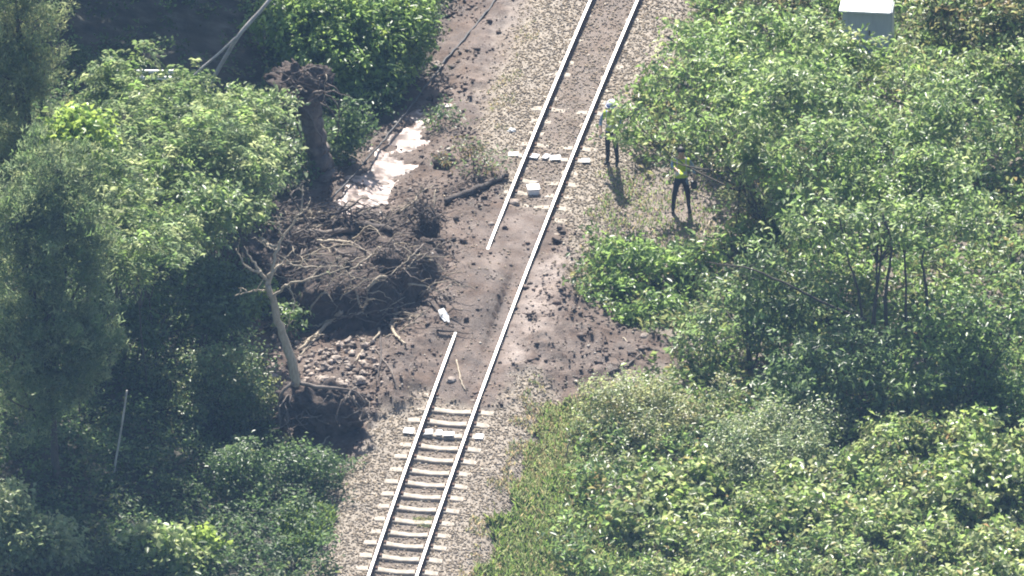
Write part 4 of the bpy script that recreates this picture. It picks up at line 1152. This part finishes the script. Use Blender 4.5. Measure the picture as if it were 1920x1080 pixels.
tag(tube_obj('dry_stalk', bp((1058, 872, 0), (1062, 850, 0), (1068, 826, 0)), .018, .022, 'bare_wood', None, 6, n=8), 'short pale dry stalk standing in the grass right of the track', 'stalk')

# white box between the rails, white sheet, trackside cabinet
b = hit(1000, 362)
wb = thing('white_box', b, 'small white box lying between the rails', 'box')
box_obj('body', b + np.array([0, 0, .07]), (.27, .26, .14), 'white', wb, .025, Matrix.Rotation(.15, 3, 'Z'))
box_obj('lid', b + np.array([0, 0, .15]), (.30, .29, .03), 'white', wb, .012, Matrix.Rotation(.15, 3, 'Z'))
b = hit(832, 600)
V = np.array([(-.13, .16, .16), (0.0, .2, .2), (.12, .02, .09), (.14, -.2, .02), (.02, -.18, .03), (-.1, -.02, .1), (0, 0, .14)])
V = np.concatenate([V, V - np.array([0, 0, .012])]) + b
F = [(6, 0, 5), (6, 5, 4), (6, 4, 3), (6, 3, 2), (6, 2, 1), (6, 1, 0)]
F = F + [tuple(i + 7 for i in q[::-1]) for q in F] + [(i, (i + 1) % 6, (i + 1) % 6 + 7, i + 7) for i in range(6)]
tag(link_mesh('white_sheet', V, F, M['white']), 'crumpled white sheet on the mud above the lower rail end', 'sheet')

b = hit(1625, 112, ground_only=True)
cb = thing('trackside_cabinet', b, 'grey metal cabinet with a bright white lid behind the trees', 'cabinet')
cz = PY(1625, 20, b[1])[2]                                  # front top edge
w, dp = 1.22, .62
hgt = cz - b[2]
R = Matrix.Rotation(math.radians(-6), 3, 'Z')
def loc(x, y_, z): q = R @ Vector((x, y_, z)); return b + np.array([q.x, q.y + .3, q.z])
box_obj('body', loc(.04, 0, hgt / 2 - .05), (w, dp, hgt + .06), 'grey_metal', cb, .012, R)
box_obj('lid', loc(-.01, -.04, hgt + .035), (w + .04, dp + .26, .05), 'white', cb, .01, R)
for s in (-1, 1):
    box_obj('door', loc(.04 + s * w * .245, -dp / 2 - .006, hgt / 2), (w * .47, .02, hgt * .88), 'grey_metal', cb, .006, R)
box_obj('handle', loc(.1, -dp / 2 - .03, hgt * .55), (.025, .03, .14), 'rust', cb, .006, R)

# ------------------------------------------------------------------ leafy litter and broken leafy branches on the mud
plant('leafy_branch', (885, 335), [(870, 300, .2, (.5, .4, .1)), (905, 315, 0, (.5, .4, .12)), (895, 280, .4, (.4, .4, .1))], 'small', {'deep': 3, 'grey': 3, 'brown': 3, 'mid': 1}, 'broken leafy branch on the mud beside the upper left rail', 'branch', .8, seed=301, stems=3, trunk_r=.02, crown='foliage', stemname='stem')
plant('weed', (835, 232), [(832, 215, 0, (.28, .3, .15))], 'small', {'mid': 3, 'deep': 3}, 'dark green weed tuft on the mud near the ditch', 'weed', 2.2, seed=302, stems=2, trunk_r=.012, crown='foliage', stemname='stem')
plant('shrub', (655, 300), [(640, 262, 0, (.3, .3, .3)), (652, 225, .2, (.3, .3, .3)), (625, 290, -.1, (.25, .25, .2))], 'broad', {'deep': 4, 'mid': 2}, 'dark shrub growing close against the uprooted stump', 'shrub', 2, seed=306, stems=2, trunk_r=.015, crown='foliage', stemname='stem')
plant('weed', (600, 590), [(605, 560, 0, (.16, .15, .3))], 'broad', {'pale': 3, 'grey': 3}, 'pale leafy sprout before the dark front of the mound', 'weed', 3, seed=303, stems=2, trunk_r=.012, crown='foliage', stemname='stem')
plant('weed', (490, 590), [(485, 565, 0, (.25, .2, .15))], 'vine', {'lime': 4, 'fresh': 2}, 'yellow green sprout at the fork of the bare tree', 'weed', 3, seed=304, stems=2, trunk_r=.012, crown='foliage', stemname='stem')
plant('weed', (545, 625), [(548, 600, 0, (.22, .2, .25))], 'broad', {'fresh': 3, 'grey': 3}, 'small leafy sprout right of the bare trunk', 'weed', 2.5, seed=305, stems=2, trunk_r=.012, crown='foliage', stemname='stem')

# ------------------------------------------------------------------ people
M['trousers'] = noisy_mat('trousers', (0.012, 0.014, 0.022), (0.03, 0.033, 0.045), 14, 0.85, 0.3)
M['work_shirt'] = noisy_mat('work_shirt', (0.18, 0.26, 0.36), (0.27, 0.35, 0.45), 12, 0.85, 0.3)
M['dark_jacket'] = noisy_mat('dark_jacket', (0.05, 0.07, 0.10), (0.10, 0.13, 0.17), 12, 0.85, 0.3)
M['vest'] = noisy_mat('vest', (0.42, 0.56, 0.03), (0.55, 0.68, 0.06), 9, 0.7, 0.2)
M['reflector'] = noisy_mat('reflector', (0.5, 0.52, 0.52), (0.62, 0.64, 0.64), 9, 0.4, 0.1)
M['skin'] = noisy_mat('skin', (0.42, 0.26, 0.18), (0.5, 0.32, 0.23), 9, 0.6, 0.1)
M['boot'] = noisy_mat('boot', (0.01, 0.01, 0.01), (0.03, 0.028, 0.025), 9, 0.6, 0.2)
M['hair'] = noisy_mat('hair', (0.008, 0.007, 0.006), (0.02, 0.017, 0.015), 30, 0.5, 0.3)
M['helmet'] = noisy_mat('helmet', (0.76, 0.76, 0.77), (0.82, 0.82, 0.83), 4, 0.3, 0.0)
M['blue_band'] = noisy_mat('blue_band', (0.05, 0.06, 0.35), (0.08, 0.09, 0.45), 4, 0.5, 0.0)
M['black_bag'] = noisy_mat('black_bag', (0.01, 0.01, 0.012), (0.03, 0.03, 0.033), 9, 0.5, 0.2)

def person(base, heading, label, top_mat, left_hand, right_hand, lean=0.0, stance=0.11):
    root = thing('person', base, label, 'person')
    J = {'pelvis': ((0, 0, .96), .135), 'waist': ((0, -.01, 1.10), .125), 'chest': ((0, 0, 1.30), .145), 'collar': ((0, .01, 1.43), .09), 'neck': ((0, 0, 1.50), .055),
         'jaw': ((0, -.025, 1.575), .078), 'skull': ((0, -.01, 1.66), .092), 'crown': ((0, 0, 1.72), .06), 'nose': ((0, -.125, 1.615), .018)}
    E = [('pelvis', 'waist'), ('waist', 'chest'), ('chest', 'collar'), ('collar', 'neck'), ('neck', 'jaw'), ('jaw', 'skull'), ('skull', 'crown'), ('skull', 'nose')]
    for s, nm, hand in ((-1, 'l', left_hand), (1, 'r', right_hand)):
        J['hip' + nm] = ((s * .09, 0, .88), .098); J['knee' + nm] = ((s * stance * 1.05, -.025, .49), .064); J['calf' + nm] = ((s * stance * 1.15, .015, .33), .060)
        J['ankle' + nm] = ((s * stance * 1.25, .02, .09), .042); J['toe' + nm] = ((s * (stance * 1.25 + .03), -.15, .035), .038); J['heel' + nm] = ((s * stance * 1.25, .06, .035), .036)
        sh = np.array((s * .175, .01, 1.405)); hd = np.array(hand)
        el = (sh + hd) / 2 + np.array([s * .09, .07, -.05])
        J['sh' + nm] = (tuple(sh), .066); J['el' + nm] = (tuple(el), .047); J['wr' + nm] = (tuple(hd), .031)
        dv = unit((hd - el)[None])[0]
        palm = hd + dv * .07; J['palm' + nm] = (tuple(palm), .032)
        E += [('pelvis', 'hip' + nm), ('hip' + nm, 'knee' + nm), ('knee' + nm, 'calf' + nm), ('calf' + nm, 'ankle' + nm), ('ankle' + nm, 'toe' + nm), ('ankle' + nm, 'heel' + nm),
              ('collar', 'sh' + nm), ('sh' + nm, 'el' + nm), ('el' + nm, 'wr' + nm), ('wr' + nm, 'palm' + nm)]
        sd = unit(np.cross(dv, [0, 0, 1.0])[None])[0]
        for k in range(4):
            o_ = (k - 1.5) * .021; ln = (.075, .085, .08, .062)[k]
            f1 = palm + sd * o_ + dv * .04; f2 = f1 + dv * ln * .5 + np.array([0, -.01, -.012]); f3 = f2 + dv * ln * .4 + np.array([0, -.012, -.02])
            for q, (pp, rd) in enumerate(((f1, .010), (f2, .009), (f3, .008))): J[f'f{k}{q}{nm}'] = (tuple(pp), rd)
            E += [('palm' + nm, f'f{k}0{nm}'), (f'f{k}0{nm}', f'f{k}1{nm}'), (f'f{k}1{nm}', f'f{k}2{nm}')]
        t1 = hd + dv * .035 - sd * s * .035 + np.array([0, -.015, 0]); t2 = t1 + dv * .04 - sd * s * .012
        J['t1' + nm] = (tuple(t1), .011); J['t2' + nm] = (tuple(t2), .009); E += [('wr' + nm, 't1' + nm), ('t1' + nm, 't2' + nm)]
    keys = list(J); idx = {k: i for i, k in enumerate(keys)}
    me = bpy.data.meshes.new('body')
    me.from_pydata([J[k][0] for k in keys], [(idx[a], idx[b_]) for a, b_ in E], [])
    o = bpy.data.objects.new('body', me); COL.objects.link(o)
    md = o.modifiers.new('skin', 'SKIN'); md.use_smooth_shade = True
    for k in keys:
        sv = me.skin_vertices[0].data[idx[k]]
        sv.radius = (J[k][1], J[k][1] * (.72 if k in ('chest', 'waist', 'pelvis') else 1)); sv.use_root = (k == 'pelvis')
    sb = o.modifiers.new('sub', 'SUBSURF'); sb.levels = 2; sb.render_levels = 2
    bpy.context.view_layer.update()
    dg = bpy.context.evaluated_depsgraph_get()
    m2 = bpy.data.meshes.new_from_object(o.evaluated_get(dg))
    bpy.data.objects.remove(o)
    m2.name = 'body'
    m2.materials.clear()
    for k in (top_mat, 'trousers', 'skin', 'boot'): m2.materials.append(M[k])
    hands = [np.array(left_hand), np.array(right_hand)]
    vest_f = []
    for p in m2.polygons:
        c = np.array(p.center); mi = 0
        if c[2] < .99 and min(np.linalg.norm(c - h_) for h_ in hands) > .2 and abs(c[0]) < .24: mi = 1
        if c[2] < .12: mi = 3
        if c[2] > 1.475: mi = 2
        if min(np.linalg.norm(c - h_) for h_ in hands) < .16 and (c[2] < .99 or abs(c[0]) > .1) and min((np.linalg.norm(c - h_) for h_ in hands)) < .15: mi = 2 if min(np.linalg.norm(c - h_) for h_ in hands) < .13 else 0
        p.material_index = mi; p.use_smooth = True
        if .98 < c[2] < 1.46 and abs(c[0]) < .20 and mi == 0: vest_f.append(p.index)
    bo = bpy.data.objects.new('body', m2); COL.objects.link(bo); bo.parent = root
    # vest: an outer shell over the torso
    used = {}; V, F = [], []
    for fi in vest_f:
        q = []
        for vi in m2.polygons[fi].vertices:
            if vi not in used:
                used[vi] = len(V); vv = m2.vertices[vi]; V.append(vv.co + vv.normal * .016)
            q.append(used[vi])
        F.append(tuple(q))
    vm = bpy.data.meshes.new('vest'); vm.from_pydata(V, [], F); vm.materials.append(M['vest']); vm.materials.append(M['reflector'])
    for p in vm.polygons:
        if 1.08 < p.center.z < 1.13 or .09 < abs(p.center.x) < .125: p.material_index = 1
    vo = bpy.data.objects.new('vest', vm); COL.objects.link(vo); vo.parent = root
    root.rotation_euler = (lean, 0, heading)
    return root

def helmet(root):
    bm = bmesh.new()
    bmesh.ops.create_uvsphere(bm, u_segments=24, v_segments=12, radius=1)
    bmesh.ops.delete(bm, geom=[v for v in bm.verts if v.co.z < -.05], context='VERTS')
    for v in bm.verts: v.co = Vector((v.co.x * .128, v.co.y * .15, v.co.z * .13 + 1.665))
    ed = [e for e in bm.edges if e.is_boundary]
    r = bmesh.ops.extrude_edge_only(bm, edges=ed)
    for v in [g for g in r['geom'] if isinstance(g, bmesh.types.BMVert)]:
        v.co.x *= 1.12; v.co.y *= 1.22 if v.co.y < 0 else 1.08; v.co.z -= .008
    me = bpy.data.meshes.new('helmet'); bm.to_mesh(me); bm.free(); me.materials.append(M['helmet'])
    for p in me.polygons: p.use_smooth = True
    h = bpy.data.objects.new('helmet', me); COL.objects.link(h); h.parent = root
    ring = []
    for i in range(25):
        a = i * 2 * math.pi / 24; ring.append((math.cos(a) * .131, math.sin(a) * .153, 1.685))
    V = [(x, y_, z + dz) for x, y_, z in ring[:-1] for dz in (-.016, .016)]
    F = [(2 * i, 2 * ((i + 1) % 24), 2 * ((i + 1) % 24) + 1, 2 * i + 1) for i in range(24)]
    bmn = bpy.data.meshes.new('helmet_band'); bmn.from_pydata(V, [], F); bmn.materials.append(M['blue_band'])
    bo = bpy.data.objects.new('helmet_band', bmn); COL.objects.link(bo); bo.parent = h

p1 = person(hit(1148, 308), -.35, 'person in white helmet and yellow vest standing beside the right rail', 'work_shirt', (-.20, -.22, 1.02), (.20, -.24, 1.05), .04, .10)
helmet(p1)
p2 = person(hit(1277, 399), .1, 'person in yellow vest, blue sleeves and dark trousers half hidden by leaves', 'work_shirt', (-.12, -.30, 1.30), (.30, -.06, .92), 0, .155)
V, F = lump_geo((0, .015, 1.672), (.102, .108, .105), 2, n=(16, 10), amp=.08)
F = [q for q in F if not all(V[i][1] < -.03 and V[i][2] < 1.69 for i in q)]
ho = link_mesh('hair', V, F, M['hair'], None, smooth=True); ho.parent = p2
bag = box_obj('bag', (0, 0, 0), (.16, .09, .2), 'black_bag', None, .03)
bag.location = p2.location + Vector((.31, -.10, .80)); tag(bag, 'small black bag held by the person with dark trousers', 'bag')

# ------------------------------------------------------------------ the air between helicopter and ground
bm = bmesh.new()
bmesh.ops.create_cube(bm, size=1)
me = bpy.data.meshes.new('haze'); bm.to_mesh(me); bm.free()
hz = bpy.data.objects.new('haze', me); COL.objects.link(hz)
z0, z1 = -2.2, CAM[2] + 15
hz.scale = (1300, 1500, z1 - z0); hz.location = (0, -880 + 750, (z0 + z1) / 2)
hm = bpy.data.materials.new('haze'); hm.use_nodes = True
nt = hm.node_tree; nt.nodes.clear()
out = nt.nodes.new('ShaderNodeOutputMaterial'); pv = nt.nodes.new('ShaderNodeVolumePrincipled')
pv.inputs['Color'].default_value = (0.36, 0.60, 1.0, 1)
pv.inputs['Density'].default_value = 0.000062
pv.inputs['Anisotropy'].default_value = 0.2
nt.links.new(pv.outputs[0], out.inputs['Volume'])
me.materials.append(hm)
tag(hz, 'thin bluish haze in the air', None, None, 'stuff')
